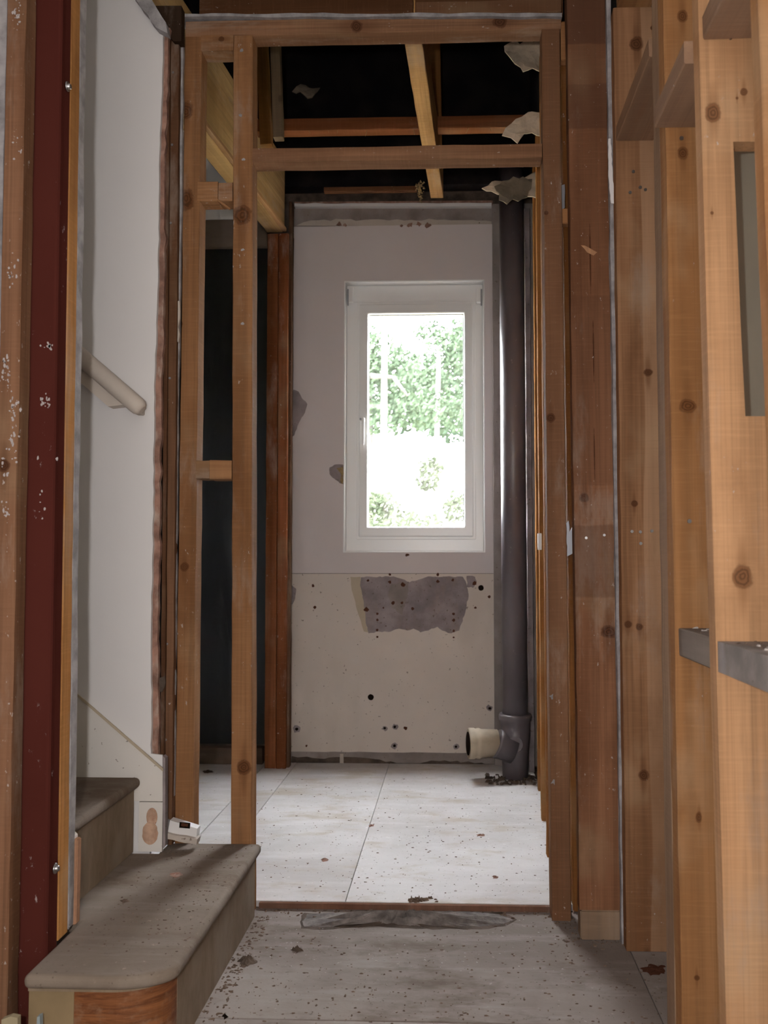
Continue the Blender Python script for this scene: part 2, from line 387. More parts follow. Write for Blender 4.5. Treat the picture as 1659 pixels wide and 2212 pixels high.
def disc(name, u, v, Y, r, mat, parent, depth=0.004, n=10, jit=.15, label=None):
    c = at(u, v, Y)
    pts = [(c.x + r * math.cos(a) * random.uniform(1 - jit, 1 + jit), c.z + r * math.sin(a) * random.uniform(1 - jit, 1 + jit)) for a in [2 * math.pi * k / n for k in range(n)]]
    return prism(name, pts, Y - 0.0012, Y + depth, mat, parent, label)
def nail(u, v, Y, parent, r=0.0045, out=0.004, mat='nail_steel', d=(0, -1, 0), label=None):
    p = at(u, v, Y); q = p + Vector(d) * out
    L = 0.02 + out; s = .02 / L
    return tube('nail', p - Vector(d) * .02, q, r, mat, parent, 10, [(0, r * .45), (max(.5, 1 - .0022 / L), r * .45), (max(.5, 1 - .002 / L), r), (1, r * .95)], label)

# ------------------------------------------------------------------ the setting: floors
FLB = 0.016                                     # the back floor lies one board higher
floor = empty('floor', (0, 2, 0), kind='structure')
def fp(x0, x1, y0, y1, zt, mat, th=0.016, nm='floor_board'):
    g = 0.0011
    return box(nm, x0 + g, x1 - g, y0 + g, y1 - g, zt - th, zt + random.uniform(-.0003, .0003), mat, floor, 0.001)
box('subfloor', -2.6, 1.4, -2.2, 5.0, -0.06, -0.0175, 'dirt', floor, 0)
for (x0, x1, y0, y1) in ((-2.6, -0.9, -2.2, 0.3), (-0.9, 0.43, -2.2, 0.3), (-2.6, -0.9, 0.3, 1.905), (-0.9, 0.43, 0.3, 1.905), (-2.6, 0.43, 1.905, 2.505),
                         (0.43, 1.4, -2.2, 1.0), (0.43, 1.4, 1.0, 2.505)):
    fp(x0, x1, y0, y1, 0, 'floor_near')
for (x0, x1, y0, y1) in ((-2.6, -0.87, 2.51, 3.4), (-2.6, -0.87, 3.4, 4.3), (-0.87, -0.73, 2.51, 4.3), (-0.73, -0.30, 2.51, 4.2), (-0.30, 0.355, 2.51, 4.2)):
    box('floor_board', x0 + .001, x1 - .001, y0, y1 - .001, -0.001, FLB, 'floor_back', floor, 0.001)
box('subfloor', -2.6, 1.4, 2.515, 5.0, -0.0174, -0.0012, 'dirt', floor, 0)
M['threshold'] = wood('threshold_wood', (0.20, 0.085, 0.05), grey=0.3, random_knots=False)
box('threshold_edge', at(560, 1943, 2.5).x, at(1192, 1943, 2.5).x, 2.494, 2.509, 0.0005, FLB - .001, 'threshold', floor, 0.001, label='thin reddish-brown board edge across the doorway')

# ------------------------------------------------------------------ back wall and window
YB = 4.2
xwL, xwR = at(743, 900, YB).x, at(1047, 900, YB).x
zwT, zwB = at(900, 606, YB).z, at(900, 1193, YB).z
xl, xr = at(631, 1000, YB).x, at(1069, 1000, YB).x
wb = empty('wall_back', (0, YB, 0), kind='structure')
def frame_panel(name, x0, x1, z0, z1, hx0, hx1, hz0, hz1, y0, y1, mat, parent, jag=None):
    xs = [x0, hx0, hx1, x1]; zs = [z0, hz0, hz1, z1]; V = []; Fc = []
    for y in (y0, y1):
        for z in zs:
            for x in xs: V.append((x, y, z))
    idx = lambda s, i, j: s * 16 + j * 4 + i
    for s in (0, 1):
        for j in range(3):
            for i in range(3):
                if i == 1 and j == 1: continue
                Fc.append((idx(s, i, j), idx(s, i + 1, j), idx(s, i + 1, j + 1), idx(s, i, j + 1)))
    def wallq(a, b): Fc.append((idx(0, *a), idx(0, *b), idx(1, *b), idx(1, *a)))
    for i in range(3):
        wallq((i, 0), (i + 1, 0)); wallq((i, 3), (i + 1, 3)); wallq((0, i), (0, i + 1)); wallq((3, i), (3, i + 1))
    wallq((1, 1), (2, 1)); wallq((1, 2), (2, 2)); wallq((1, 1), (1, 2)); wallq((2, 1), (2, 2))
    return link(name, V, Fc, mat, parent)
frame_panel('blockwork', -2.6, 1.4, -0.05, 3.6, xwL, xwR, zwB, zwT, YB + .0205, YB + .16, 'dirt', wb)
zj = at(850, 1239, YB).z
frame_panel('upper_plaster', xl, xr, zj + .001, at(850, 487, YB).z, xwL, xwR, zwB, zwT, YB, YB + .02, 'lilac_wall', wb)
z_sk = at(850, 1625, YB).z
pts = [(xl + .006, z_sk), (xr - .004, z_sk), (xr, zj - .001), (xl, zj - .001)]
prism('lower_plaster', rag(pts, .05, .0015, {0, 1, 3}), YB - .001, YB + .02, 'cream_wall', wb, label='cream-painted lower half of the end wall, pocked with holes')
zt = at(850, 447, YB).z
prism('top_render', [(xl, at(850, 487, YB).z + .0005), (xr, at(850, 487, YB).z + .0005), (xr, zt), (xl, zt)], YB + .005, YB + .02, 'grey_band', wb, label='grey render strip above the painted wall')
prism('torn_paper_edge', rag(pxs([(640, 487), (1062, 489), (1062, 478), (960, 474), (840, 476), (700, 474), (655, 480)], YB), .03, .006, {2, 3, 4, 5, 6}), YB + .0015, YB + .006, 'pale_band', wb)
for (uu, vv, r) in ((733, 484, .012), (745, 487, .008), (885, 486, .012), (905, 484, .010), (925, 487, .013), (868, 488, .007)):
    disc('paper_scar', uu, vv, YB + .001, r, 'board_core', wb, .002, 9, .45)
prism('plaster_lip', rag(pxs([(636, 446), (1062, 446), (1062, 438), (636, 439)], YB - .02), .05, .003, {2}), YB - .02, YB + .02, 'white_wall', wb, label='white broken lip of the old ceiling line')
prism('timber_lip', pxs([(636, 439), (1064, 438), (1064, 433), (636, 436)], YB - .02), YB - .02, YB + .02, 'board_core', wb)
# bare strip at the foot of the wall
prism('bare_render_strip', rag([(xl, FLB), (xr, FLB), (xr, z_sk + .002), (xl, z_sk + .002)], .05, .003, {2}), YB + .006, YB + .02, 'grey_band', wb, label='bare grey strip where the skirting was')
prism('dirt_line', rag(pxs([(628, 1658), (1075, 1668), (1075, 1652), (960, 1643), (880, 1650), (760, 1636), (700, 1640), (630, 1634)], YB), .025, .005, {2, 3, 4, 5, 6}), YB + .001, YB + .006, 'dirt', wb)
prism('filler_stick', pxs([(734, 1655), (742, 1655), (742, 1628), (734, 1629)], YB - .003), YB - .003, YB + .006, 'pale_band', wb)
# scraped patch under the window
scar = [(780, 1247), (850, 1245), (866, 1250), (884, 1258), (905, 1252), (925, 1245), (1000, 1246), (1008, 1262), (1012, 1290), (1003, 1330), (992, 1362), (975, 1368), (955, 1362), (945, 1354), (925, 1362), (908, 1366), (893, 1358), (880, 1362), (862, 1358), (845, 1364), (818, 1364), (796, 1368), (790, 1345), (785, 1300), (778, 1265)]
prism('scraped_patch', rag(pxs(scar, YB), .012, .003), YB - .0022, YB, 'grey_render', wb, label='lilac-grey scraped trapezoid under the window')
prism('paint_flap', rag(pxs([(757, 1246), (779, 1246), (778, 1265), (786, 1300), (790, 1345), (795, 1366), (786, 1364), (772, 1320), (760, 1275)], YB), .02, .002), YB - .0025, YB, 'cream_paint', wb)
prism('stain', rag(pxs([(845, 1262), (884, 1256), (880, 1290), (868, 1330), (845, 1310), (838, 1288)], YB), .01, .004), YB - .003, YB - .002, 'grey_band', wb)
prism('scraped_corner', rag(pxs([(1008, 1244), (1026, 1246), (1030, 1256), (1022, 1270), (1008, 1268)], YB), .01, .004), YB - .002, YB, 'grey_render', wb)
for (u, v, r) in ((795, 1254, 3), (842, 1241, 3), (842, 1257, 3.5), (870, 1263, 5), (946, 1241, 3.5), (946, 1256, 3.5), (978, 1253, 3), (849, 1303, 4.5), (868, 1302, 3), (891, 1315, 3.5), (791, 1317, 5),
                  (815, 1326, 3), (815, 1339, 3), (815, 1361, 3), (815, 1376, 2.6), (980, 1326, 3), (980, 1340, 3.5), (980, 1363, 3), (980, 1377, 2.2), (676, 1265, 3), (680, 1312, 3), (1025, 1260, 5), (1057, 1289, 3), (1027, 1313, 2.6),
                  (828, 1313, 2), (876, 1573, 4), (662, 1611, 2.5)):
    disc('screw_hole', u, v, YB - .0022, r / 461, 'rust_spot', wb, .004, 8, .3)
for (u, v, r) in ((801, 1506, 6.5), (1039, 1270, 6)):
    disc('drilled_hole', u, v, YB - .001, r / 461, 'hole', wb, .004, 14, .05)
for (u, v, r) in ((831, 1573, 6), (853, 1570, 6.5), (852, 1611, 7), (641, 1575, 8), (1058, 1530, 7), (985, 1613, 6)):
    disc('plug_hole', u, v, YB - .001, r / 461, 'grey_render', wb, .004, 9, .35)
    disc('plug_core', u, v, YB - .002, r / 461 * .45, 'hole', wb, .004, 8, .2)
# broken places on the left margin and beside the window
prism('broken_edge', rag(pxs([(628, 840), (645, 846), (652, 860), (664, 873), (655, 898), (645, 915), (636, 940), (628, 946)], YB), .012, .003), YB - .002, YB + .01, 'grey_render', wb, label='grey broken bite in the left margin of the end wall')
prism('broken_edge', rag(pxs([(628, 1262), (640, 1272), (638, 1292), (628, 1310)], YB), .012, .003), YB - .002, YB + .01, 'grey_render', wb)
prism('gouge', rag(pxs([(712, 1010), (722, 1004), (742, 1004), (742, 1046), (734, 1044), (722, 1034), (712, 1024)], YB), .01, .003), YB - .002, YB + .004, 'grey_render', wb, label='gouge in the plaster beside the window')
prism('gouge_fluff', rag(pxs([(727, 1012), (741, 1008), (741, 1046), (735, 1040), (738, 1026)], YB), .008, .003), YB - .006, YB, 'fluff', wb)
disc('scar', 880, 1199, YB, .008, 'rust_spot', wb, .002, 8, .4)

win = empty('window_1', (0, YB, 0), kind='structure')
RV = 0.055
def ringbox(name, x0, x1, z0, z1, t, y0, y1, mat, parent, tb=None, bev=.003, label=None):
    """mitred frame as one mesh"""
    tb = tb or t; o = [(x0, z0), (x1, z0), (x1, z1), (x0, z1)]; i = [(x0 + t, z0 + tb), (x1 - t, z0 + tb), (x1 - t, z1 - tb), (x0 + t, z1 - tb)]
    V = [(a, y, b) for y in (y0, y1) for (a, b) in o + i]; Fc = []
    for k in range(4):
        n = (k + 1) % 4
        Fc += [(k, n, 4 + n, 4 + k), (8 + k, 8 + n, 12 + n, 12 + k), (k, n, 8 + n, 8 + k), (4 + k, 4 + n, 12 + n, 12 + k)]
    ob = link(name, V, Fc, mat, parent, label=label)
    b = ob.modifiers.new('b', 'BEVEL'); b.width = bev; b.segments = 2; return ob
ringbox('reveal_lining', xwL - .001, xwR + .001, zwB - .001, zwT + .001, .006, YB - .004, YB + .15, 'white_plastic', win, bev=.001, label='white lining of the window reveal')
fx0, fx1 = at(757, 900, YB + RV).x - .022, at(1040, 900, YB + RV).x + .004
ringbox('window_frame', xwL + .005, xwR - .005, zwB + .005, zwT - .005, .058, YB + RV, YB + .12, 'white_plastic', win, tb=.088)
sx0, sx1 = at(776, 900, YB + RV).x, at(1022, 900, YB + RV).x; sz0, sz1 = at(900, 1160, YB + RV).z, at(900, 657, YB + RV).z
ringbox('rebate', sx0 - .012, sx1 + .012, sz0 - .012, sz1 + .012, .014, YB + RV - .004, YB + RV + .02, 'white_plastic', win)
gx0, gx1 = at(795, 900, YB + RV).x, at(1001, 900, YB + RV).x; gz0, gz1 = at(900, 1139, YB + RV).z, at(900, 679, YB + RV).z
sash = ringbox('sash', sx0, sx1, sz0, sz1, gx0 - sx0, YB + RV - .012, YB + RV + .05, 'white_plastic', win, tb=(gz0 - sz0 + sz1 - gz1) / 2, bev=.006)
ringbox('glazing_seal', gx0 - .002, gx1 + .002, gz0 - .002, gz1 + .002, .004, YB + RV + .010, YB + RV + .016, 'seal', sash)
box('pane', gx0 - .002, gx1 + .002, YB + RV + .02, YB + RV + .024, gz0 - .002, gz1 + .002, 'glass', sash, 0)
box('head_trim', xwL + .03, xwR - .03, YB + RV - .012, YB + RV + .01, at(900, 652, YB + RV).z, at(900, 632, YB + RV).z, 'white_plastic', win, .004)
hp = at(780, 907, YB + RV - .012)
hd = box('handle', hp.x - .006, hp.x + .018, hp.y - .03, hp.y + .002, hp.z - .012, hp.z + .010, 'white_plastic', win, .004, label='white lever handle on the window sash')
box('lever', hp.x + .006, hp.x + .018, hp.y - .035, hp.y - .024, hp.z - .125, hp.z + .004, 'white_plastic', hd, .004)
box('lock_button', hp.x - .004, hp.x + .006, hp.y - .034, hp.y - .03, hp.z - .006, hp.z + .004, 'grey_metal', hd, .001)
for (u, s) in ((757, 1), (1035, -1)):
    p = at(u, 622, YB + .02)
    br = box('blind_bracket', p.x - .014, p.x + .014, YB + .01, YB + .045, p.z - .07, p.z + .005, 'white_plastic', win, .003, label='small metal roller blind bracket in the corner of the reveal')
    box('bracket_plate', p.x - .010 * s - .003, p.x - .010 * s + .003, YB + .004, YB + .0095, p.z - .09, p.z - .01, 'grey_metal', br, .0005)

# ------------------------------------------------------------------ shell of the rest (mostly out of frame)
wr = empty('wall_right', (0, 0, 0), kind='structure')
box('plasterboard', .535, .55, -2.2, 2.35, 0, 2.6, 'green_grey_wall', wr, 0)
box('plasterboard', .47, .485, 2.52, 4.2, 0, 3.1, 'roof_felt', wr, 0)
box('plasterboard', .47, 1.4, 2.47, 2.5, 0, 3.1, 'outer_shell', wr, 0)
box('outer_wall', 1.4, 1.45, -2.2, 5, -.1, 3.6, 'outer_shell', wr, 0)
wl = empty('wall_left', (-2.6, 0, 0), kind='structure')
box('outer_wall', -2.65, -2.6, -2.2, 5, -.1, 3.6, 'outer_shell', wl, 0)
box('wall_near', -2.65, 1.45, -2.3, -2.2, -.1, 3.6, 'outer_shell', None, 0, kind='structure')
cl = empty('ceiling', (0, 0, 2.6), kind='structure')
box('plasterboard', -2.6, 1.4, -2.2, 2.2, 2.60, 2.62, 'white_wall', cl, 0)
box('roof_felt', -2.65, 1.45, -2.2, 4.36, 3.55, 3.6, 'roof_felt', cl, 0)
box('roof_felt', -2.6, 1.4, 4.12, 4.2, 2.72, 3.55, 'roof_felt', cl, 0)
box('roof_felt', .36, .40, 2.6, 4.12, 2.66, 3.55, 'roof_felt', cl, 0)
box('roof_felt', -2.6, 1.4, 2.72, 2.74, 3.05, 3.55, 'roof_felt', cl, 0)
box('roof_felt', -.98, -.96, 2.75, 4.12, 2.8, 3.55, 'roof_felt', cl, 0)

# ------------------------------------------------------------------ the doorway frame
YF, DF = 2.44, 0.063
zh = at(800, 70, YF).z; zht = at(800, 37, YF).z
df = empty('doorway_frame', (0, YF + .03, 0), 'bare pine stud frame standing around the empty doorway in the middle', 'stud frame')
FW = dict(col=(0.25, 0.135, 0.078), fleck=.10)
FB = dict(col=(0.30, 0.155, 0.075), fleck=.07)
l1 = vb('stud', YF, DF, (126, 399, 435), (1739, 378, 416), 0.0, zh - .001, FB, df, knots=[(401, 240, .02, 1.3), (402, 430, .022, 1.4), (398, 1225, .012, 1), (385, 700, .012, 1)])
l2 = vb('stud', YF, DF, (126, 504, 546), (1790, 499, 543), 0.0, zh - .001, FB, df, knots=[(523, 465, .026, 1), (527, 1658, .018, 1.1)])
r1 = vb('stud', YF, DF, (126, 1170, 1211), (1940, 1193, 1233), 0.0, zh - .001, FW, df, knots=[(1190, 903, .012, 1), (1180, 460, .006, 1)])
hx0, hx1 = at(401, 50, YF).x, at(1212, 50, YF).x
head = beam('header', (hx0, YF + DF / 2, (zh + zht) / 2), (hx1, YF + DF / 2, (zh + zht) / 2), DF, zht - zh, FW, df, knots=[(at(770, 56, YF), .017, 1), (at(1080, 48, YF), .016, 1.2)])
zl0, zl1 = at(800, 346, YF).z, at(800, 316, YF).z
beam('lintel', (at(545, 340, YF).x, YF + DF / 2, (zl0 + zl1) / 2), (at(1171, 340, YF).x, YF + DF / 2, (zl0 + zl1) / 2), DF, zl1 - zl0, FW, df)
def nog(u0, u1, v0, v1, Y=YF, d=DF, m=FB, par=df, **k):
    a, b = at(u0, v0, Y), at(u1, v1, Y)
    return beam('noggin', (a.x, Y + d / 2, (a.z + b.z) / 2), (b.x, Y + d / 2, (a.z + b.z) / 2), d, a.z - b.z, m, par, **k)
nog(434, 504, 71, 108, knots=[(at(478, 84, YF), .008, 1)])
nog(427, 470, 392, 434); nog(472, 502, 394, 434)
nog(423, 452, 995, 1034, YF - .001); nog(453, 500, 994, 1035)
# splinter under the second noggin
a, b = at(470, 432, YF - .004), at(497, 452, YF - .004)
beam('splinter', a, b, .004, .005, FB, df, seg=.02, ch=.001)
for (u, v) in ((493, 1003), (498, 989)): pass
for (v) in (78,): pass
# plaster beads that frame it
prism('plaster_bead', rag(pxs([(386, 36), (1214, 36), (1214, 28), (386, 29)], YF - .012), .05, .0025), YF - .012, YF + .05, 'plaster_edge', df, label='ragged grey plaster edge along the top of the frame')
prism('plaster_bead', rag(pxs([(386, 36), (397, 36), (393, 400), (383, 1001), (376, 1720), (366, 1720), (375, 1001), (384, 400)], YF - .012), .06, .0015), YF - .012, YF - .0005, 'plaster_edge', df, label='ragged grey plaster edge down the left of the frame')
prism('plaster_scrap', rag(pxs([(379, 650), (388, 650), (386, 740), (379, 735)], YF - .02), .02, .003), YF - .02, YF - .012, 'pale_band', df)
for (u, v) in ((523, 110), (520, 250), (527, 345), (524, 540), (524, 700)):
    disc('plaster_dab', u, v, YF, .0045, 'plaster_edge', l2, .0012, 7, .6)
for (u, v) in ((1192, 1505), (1196, 1690)): disc('plaster_dab', u, v, YF, .006, 'plaster_edge', r1, .0012, 7, .7)

# boards above the header
ab = empty('joist_trimmer', (0, 2.55, 2.4), 'dusty brown trimmer boards lying above the doorway header', 'beam')
M['trim_wood'] = wood('trim_wood', (0.155, 0.075, 0.038), fleck=.05)
for (u0, u1, vt, vb_) in ((432, 892, -70, 27), (897, 1216, -66, 30)):
    a, b = at(u0, vt, 2.56), at(u1, vb_, 2.56)
    beam('trimmer_board', (a.x, 2.58, (a.z + b.z) / 2), (b.x, 2.58, (a.z + b.z) / 2), .04, a.z - b.z, 'trim_wood', ab)
a, b = at(899, 6, 2.52), at(1212, 26, 2.52)
beam('packer', (a.x, 2.53, (a.z + b.z) / 2), (b.x, 2.53, (a.z + b.z) / 2), .03, a.z - b.z, FW, ab)

# double stud right of the doorway, further back
rs = empty('side_stud', (.32, 2.5, 0), 'orange-brown stud squeezed in the gap just right of the doorway frame', 'stud')
vb('stud', 2.506, .06, (253, 1214, 1240), (1850, 1236, 1262), 0, 2.5, dict(col=(.24, .105, .035)), rs)
for (u0, u1, v0, v1) in ((1211, 1226, 50, 132), (1213, 1232, 452, 484)):
    a, b = at(u0, v0, 2.45), at(u1, v1, 2.45)
    box('packer', a.x, b.x, 2.444, 2.474, b.z, a.z, wood('packer_wood', (.40, .2, .09), random_knots=False), rs, .002)
prism('metal_strap', rag(pxs([(1213, 400), (1220, 398), (1220, 448), (1214, 455)], 2.455), .02, .001), 2.455, 2.473, 'grey_metal', rs, label='galvanised strap end')
prism('metal_plate', rag(pxs([(1223, 1130), (1228, 1125), (1230, 1150), (1238, 1135), (1238, 1195), (1225, 1202)], 2.455), .012, .002), 2.452, 2.456, 'grey_metal', rs, label='torn galvanised fixing plate')
# ------------------------------------------------------------------ corner post
cp = empty('corner_post', (at(1290, 1900, 2.318).x, 2.34, 0), 'wide dark brown pine post right of the doorway, scuffed and stained', 'post')
YC = 2.318
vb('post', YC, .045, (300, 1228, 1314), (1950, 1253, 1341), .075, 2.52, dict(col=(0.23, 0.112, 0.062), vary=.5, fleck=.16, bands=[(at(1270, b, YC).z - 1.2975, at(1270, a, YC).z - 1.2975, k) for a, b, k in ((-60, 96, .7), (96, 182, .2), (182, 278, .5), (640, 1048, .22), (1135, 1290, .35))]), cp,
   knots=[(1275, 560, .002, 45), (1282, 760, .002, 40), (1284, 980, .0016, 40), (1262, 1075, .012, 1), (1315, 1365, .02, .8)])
p = [(1253, 1976), (1342, 1970), (1343, 2006), (1255, 2008)]
a, b = at(1254, 1978, YC), at(1341, 2004, YC)
box('sole_block', a.x, b.x, YC, YC + .05, 0.001, .074, wood('sole_wood', (.36, .24, .15), random_knots=False, grey=.4), cp, .003, label='pale dusty offcut under the post')
M['nailbright'] = plain('nailbright', (.75, .75, .78), .25, .6)
for (u, v) in ((1266, 1162), (1305, 1156)): nail(u, v, YC, cp, .0038, .003, 'nailbright')
prism('chip_mark', rag(pxs([(1255, 530), (1272, 535), (1290, 545), (1282, 552), (1268, 545)], YC), .01, .003), YC - .0005, YC + .002, wood('fresh_chip', (.48, .27, .15), random_knots=False), cp)
vb('plasterboard_strip', 2.295, .022, (300, 1315, 1325), (1950, 1342, 1353), .001, 2.5, 'plaster_edge', cp, ch=.001, jit=.0016, seg=.05, label='grey plasterboard edge beside the post')
prism('plaster_skim', rag(pxs([(1314, 300), (1319, 300), (1323, 380), (1328, 440), (1320, 440), (1314, 380)], 2.29), .01, .001), 2.288, 2.2945, 'white_wall', cp)

# ------------------------------------------------------------------ right-hand stud wall
sw = empty('stud_wall', (.47, 1.8, 0), 'stripped pine stud wall running towards the viewer along the right side', 'stud wall')
WA = dict(col=(0.345, 0.175, 0.078), fleck=.03)
A = vb('stud', 2.258, .04, (400, 1330, 1420), (1950, 1353, 1445), .001, 2.38, dict(col=(0.31, 0.165, 0.088), vary=.45, sap=.008), sw, label='pine stud with pale sapwood edge and nail heads',
       knots=[(1375, 95, .016, 1.2), (1400, 805, .012, .8), (1370, 1088, .008, 1), (1357, 1349, .009, 1), (1381, 1354, .009, 1), (1390, 1675, .013, 1), (1410, 60, .006, 1)])
B = vb('stud', 1.737, .05, (400, 1439, 1526), (2100, 1472, 1560), .001, 2.4, dict(col=(0.40, 0.195, 0.068), vary=.3), sw, label='orange pine stud with a diamond-shaped knot',
       knots=[(1474, 35, .012, 1.3), (1475, 332, .012, 1.2), (1486, 878, .0165, .9), (1510, 1765, .007, 1.6), (1505, 2112, .005, 1)], random_knots=False) if False else None
def vbk(Y, depth, a, b, z0, z1, wk, label, knots): return vb('stud', Y, depth, a, b, z0, z1, wk, sw, label=label, knots=knots)
B = vbk(1.737, .05, (400, 1439, 1526), (2100, 1472, 1560), .001, 2.4, dict(col=(0.385, 0.20, 0.088), vary=.3, random_knots=False, fleck=.02),
        'orange pine stud with a diamond-shaped knot', [(1474, 35, .010, 1.3), (1475, 332, .011, 1.2), (1486, 878, .0155, .9), (1510, 1765, .006, 1.6), (1505, 2112, .005, 1)])
A2 = vb('stud', 1.80, .07, (400, 1430, 1448), (2100, 1458, 1476), .001, 2.4, dict(col=(0.36, 0.235, 0.15), grey=.2, random_knots=False), sw, label='grey-brown stud seen edge-on')
vb('plaster_line', 1.83, .012, (400, 1427, 1429), (1400, 1440, 1442), .9, 2.4, 'plaster_edge', sw, ch=.0005, jit=.0008)
# stud C carries the cut-out, built from a cut board
YCc = 1.47
cL = lambda v: 1520 + (v - 400) * (46 / 1700.)
Cb = [(cL(2500), 2500), (1710 + 30, 2500), (1700, 1213), (1700, 899), (1610, 899), (1600, 700), (1590, 450), (1584, 306), (1680, 306), (1676, -300), (cL(-300), -300)]
inv_c = at(1600, 1000, YCc)
Cpts = pxs(Cb, YCc)
Cpts = [(x, max(.001, min(2.0, z))) for x, z in Cpts]
cen = Vector((0, 0, 0))
for x, z in Cpts: cen += Vector((x, YCc, z)) + Vector((x, YCc + .036, z))
cen /= 2 * len(Cpts)
kn = [(tuple(at(u, v, YCc) - cen), r, s) for (u, v, r, s) in ((1541, 243, .0135, 1.15), (1607, 198, .006, 1), (1604, 1246, .0155, 1.3), (1592, 212, .0025, 1), (1538, 460, .003, 1))]
prism('stud', Cpts, YCc, YCc + .036, wood('wood_cut_stud', (0.50, 0.29, 0.155), vary=.25, knots=kn, random_knots=False, fleck=.02), sw, label='broad pale pine board with a tall notch cut out and a round knot')
D = vb('stud', 1.27, .038, (80, 1641, 1715), (400, 1653, 1727), .001, 2.2, dict(col=(0.46, 0.24, 0.11), random_knots=False), sw, label='nearest pine stud at the right margin')
XR = .432
def noy(y0, y1, z0, z1, m, label=None, x0=XR, wd=.095):
    return beam('noggin', (x0 + wd / 2, y0, (z0 + z1) / 2), (x0 + wd / 2, y1, (z0 + z1) / 2), wd, z1 - z0, m, sw, label=label)
zA = at(1330, 305, 2.258).z; zB = at(1440, 276, 1.737).z; zC = at(1520, 86, YCc).z
NW = dict(col=(0.42, 0.25, 0.15), grey=.3, random_knots=False)
noy(1.872, 2.256, zA, zA + .04, NW, x0=at(1331, 305, 2.258).x); noy(YCc + .038, 1.735, zB, zB + .04, NW, x0=at(1411, 276, 1.737).x + .002); noy(1.31, YCc - .002, zC, zC + .04, NW, x0=at(1517, 86, YCc).x)
z1 = at(1467, 1356, 1.737).z; z0 = at(1467, 1416, 1.737).z
GN = dict(col=(0.26, 0.22, 0.19), grey=.5, random_knots=False, fleck=.08)
XN = at(1466, 1400, 1.737).x; XC_ = at(1550, 1420, YCc).x
noy(YCc + .038, 1.735, z0, z1, GN, 'noggin thick with grey dust and rubble', x0=XN)
dusty = plaster('dusty_wood', (0.27, 0.235, 0.215), .35, 9, .95, specks=.4, bumpk=.6, stain=(.36, .33, .33))
o = prismZ('noggin', [(XC_, 1.19), (XC_ + .028, 1.19), (XC_ + .028, 1.31), (XC_ + .10, 1.31), (XC_ + .10, YCc - .002), (XC_, YCc - .002)], z0 + .002, z1 - .002, dusty, sw, label='noggin thick with grey dust and rubble')
beam('top_plate', (XR + .044, 1.3, 2.42), (XR + .044, 2.3, 2.42), .088, .038, WA, sw)
for (u, v, Y, par) in ((1368, 371, 2.258, A), (1383, 405, 2.258, A), (1394, 410, 2.258, A), (1361, 416, 2.258, A), (1383, 1149, 2.258, A), (1384, 1174, 2.258, A), (1365, 1148, 2.258, A), (1408, 1147, 2.258, A), (1489, 1126, 1.737, B), (1472, 299, 1.737, B)):
    nail(u, v, Y, par, .0042, .002)
nl = nail(1578, 84, YCc, sw, .0048, .03, d=(.12, -1, .32)); nl['label'] = 'long nail left sticking out of the notched board'
# rubble on the dusty noggins
def bits(name, n, region, zf, size, mat, parent=None, seed=1, label=None, cat=None, kind='stuff', flat=.45):
    rnd = random.Random(seed); V = []; Fc = []
    for _ in range(n):
        x, y = region(rnd); s = size * rnd.uniform(.35, 1.0) ** 1.5; z = zf(x, y); b = len(V)
        ang = rnd.uniform(0, 6.28); e = rnd.uniform(.5, 1.8)
        for k in range(5):
            a = ang + k * 1.2566; V.append((x + s * e * math.cos(a) * rnd.uniform(.6, 1), y + s / e * math.sin(a) * rnd.uniform(.6, 1), z))
        for k in range(5):
            a = ang + k * 1.2566 + .2; V.append((x + .7 * s * e * math.cos(a) * rnd.uniform(.5, 1), y + .7 * s / e * math.sin(a) * rnd.uniform(.5, 1), z + s * flat * rnd.uniform(.5, 1.2)))
        Fc.append(tuple(b + 5 + k for k in range(5)))
        for k in range(5): Fc.append((b + k, b + (k + 1) % 5, b + 5 + (k + 1) % 5, b + 5 + k))
    o = link(name, V, Fc, mat, parent, label=label)
    if cat: o['category'] = cat
    if kind: o['kind'] = kind
    return o
bits('rubble', 130, lambda r: (r.uniform(XR + .004, XR + .085), r.uniform(1.32, 1.73)), lambda x, y: z1 if y > 1.51 else z1 - .002, .0035, 'debris', sw, 3)
bits('plaster_crumbs', 26, lambda r: (r.uniform(XR + .02, XR + .085), r.uniform(1.32, 1.73)), lambda x, y: z1 if y > 1.51 else z1 - .002, .006, 'debris_pale', sw, 4)

# ------------------------------------------------------------------ left: post, steel column, partition end
lp = empty('near_post', (-.85, 1.72, 0), 'rough brown pine post spattered with plaster at the far left edge', 'post')
vb('post', 1.70, .045, (253, 9, 52), (1600, -18, 25), .001, 2.35, dict(col=(0.20, 0.105, 0.062), fleck=.24, vary=.5, random_knots=True), lp, knots=[(8, 1005, .012, 1)])
vb('plasterboard', 1.75, .02, (253, -70, 9), (1600, -110, -20), .001, 2.35, 'plaster_edge', lp)
sc_ = empty('steel_column', (-.82, 1.78, 0), 'dark red steel column with bolts rising left of the stairs', 'column')
YS = 1.752
cF = lambda v, o=0: at(116 - (v - 1001) * .0215 + o, v, YS)
def colx(z):   # x of the front right edge at a height
    a, b = at(130, 253, YS), at(101, 2050, YS); return b.x + (z - b.z) * (a.x - b.x) / (a.z - b.z)
def colmesh(name, prof, mat, par, z0=.001, z1=2.5, label=None):
    V = []; n = len(prof)
    for z in (z0, z1):
        for (dx, y) in prof: V.append((colx(z) + dx, y, z))
    return link(name, V, [tuple(range(n)), tuple(range(n, 2 * n))] + [(i, (i + 1) % n, n + (i + 1) % n, n + i) for i in range(n)], mat, par, label=label)
colmesh('web_face', [(-.070, YS), (-.004, YS), (-.001, YS + .002), (0, YS + .006), (0, YS + .016), (-.070, YS + .016)], 'red_oxide', sc_)
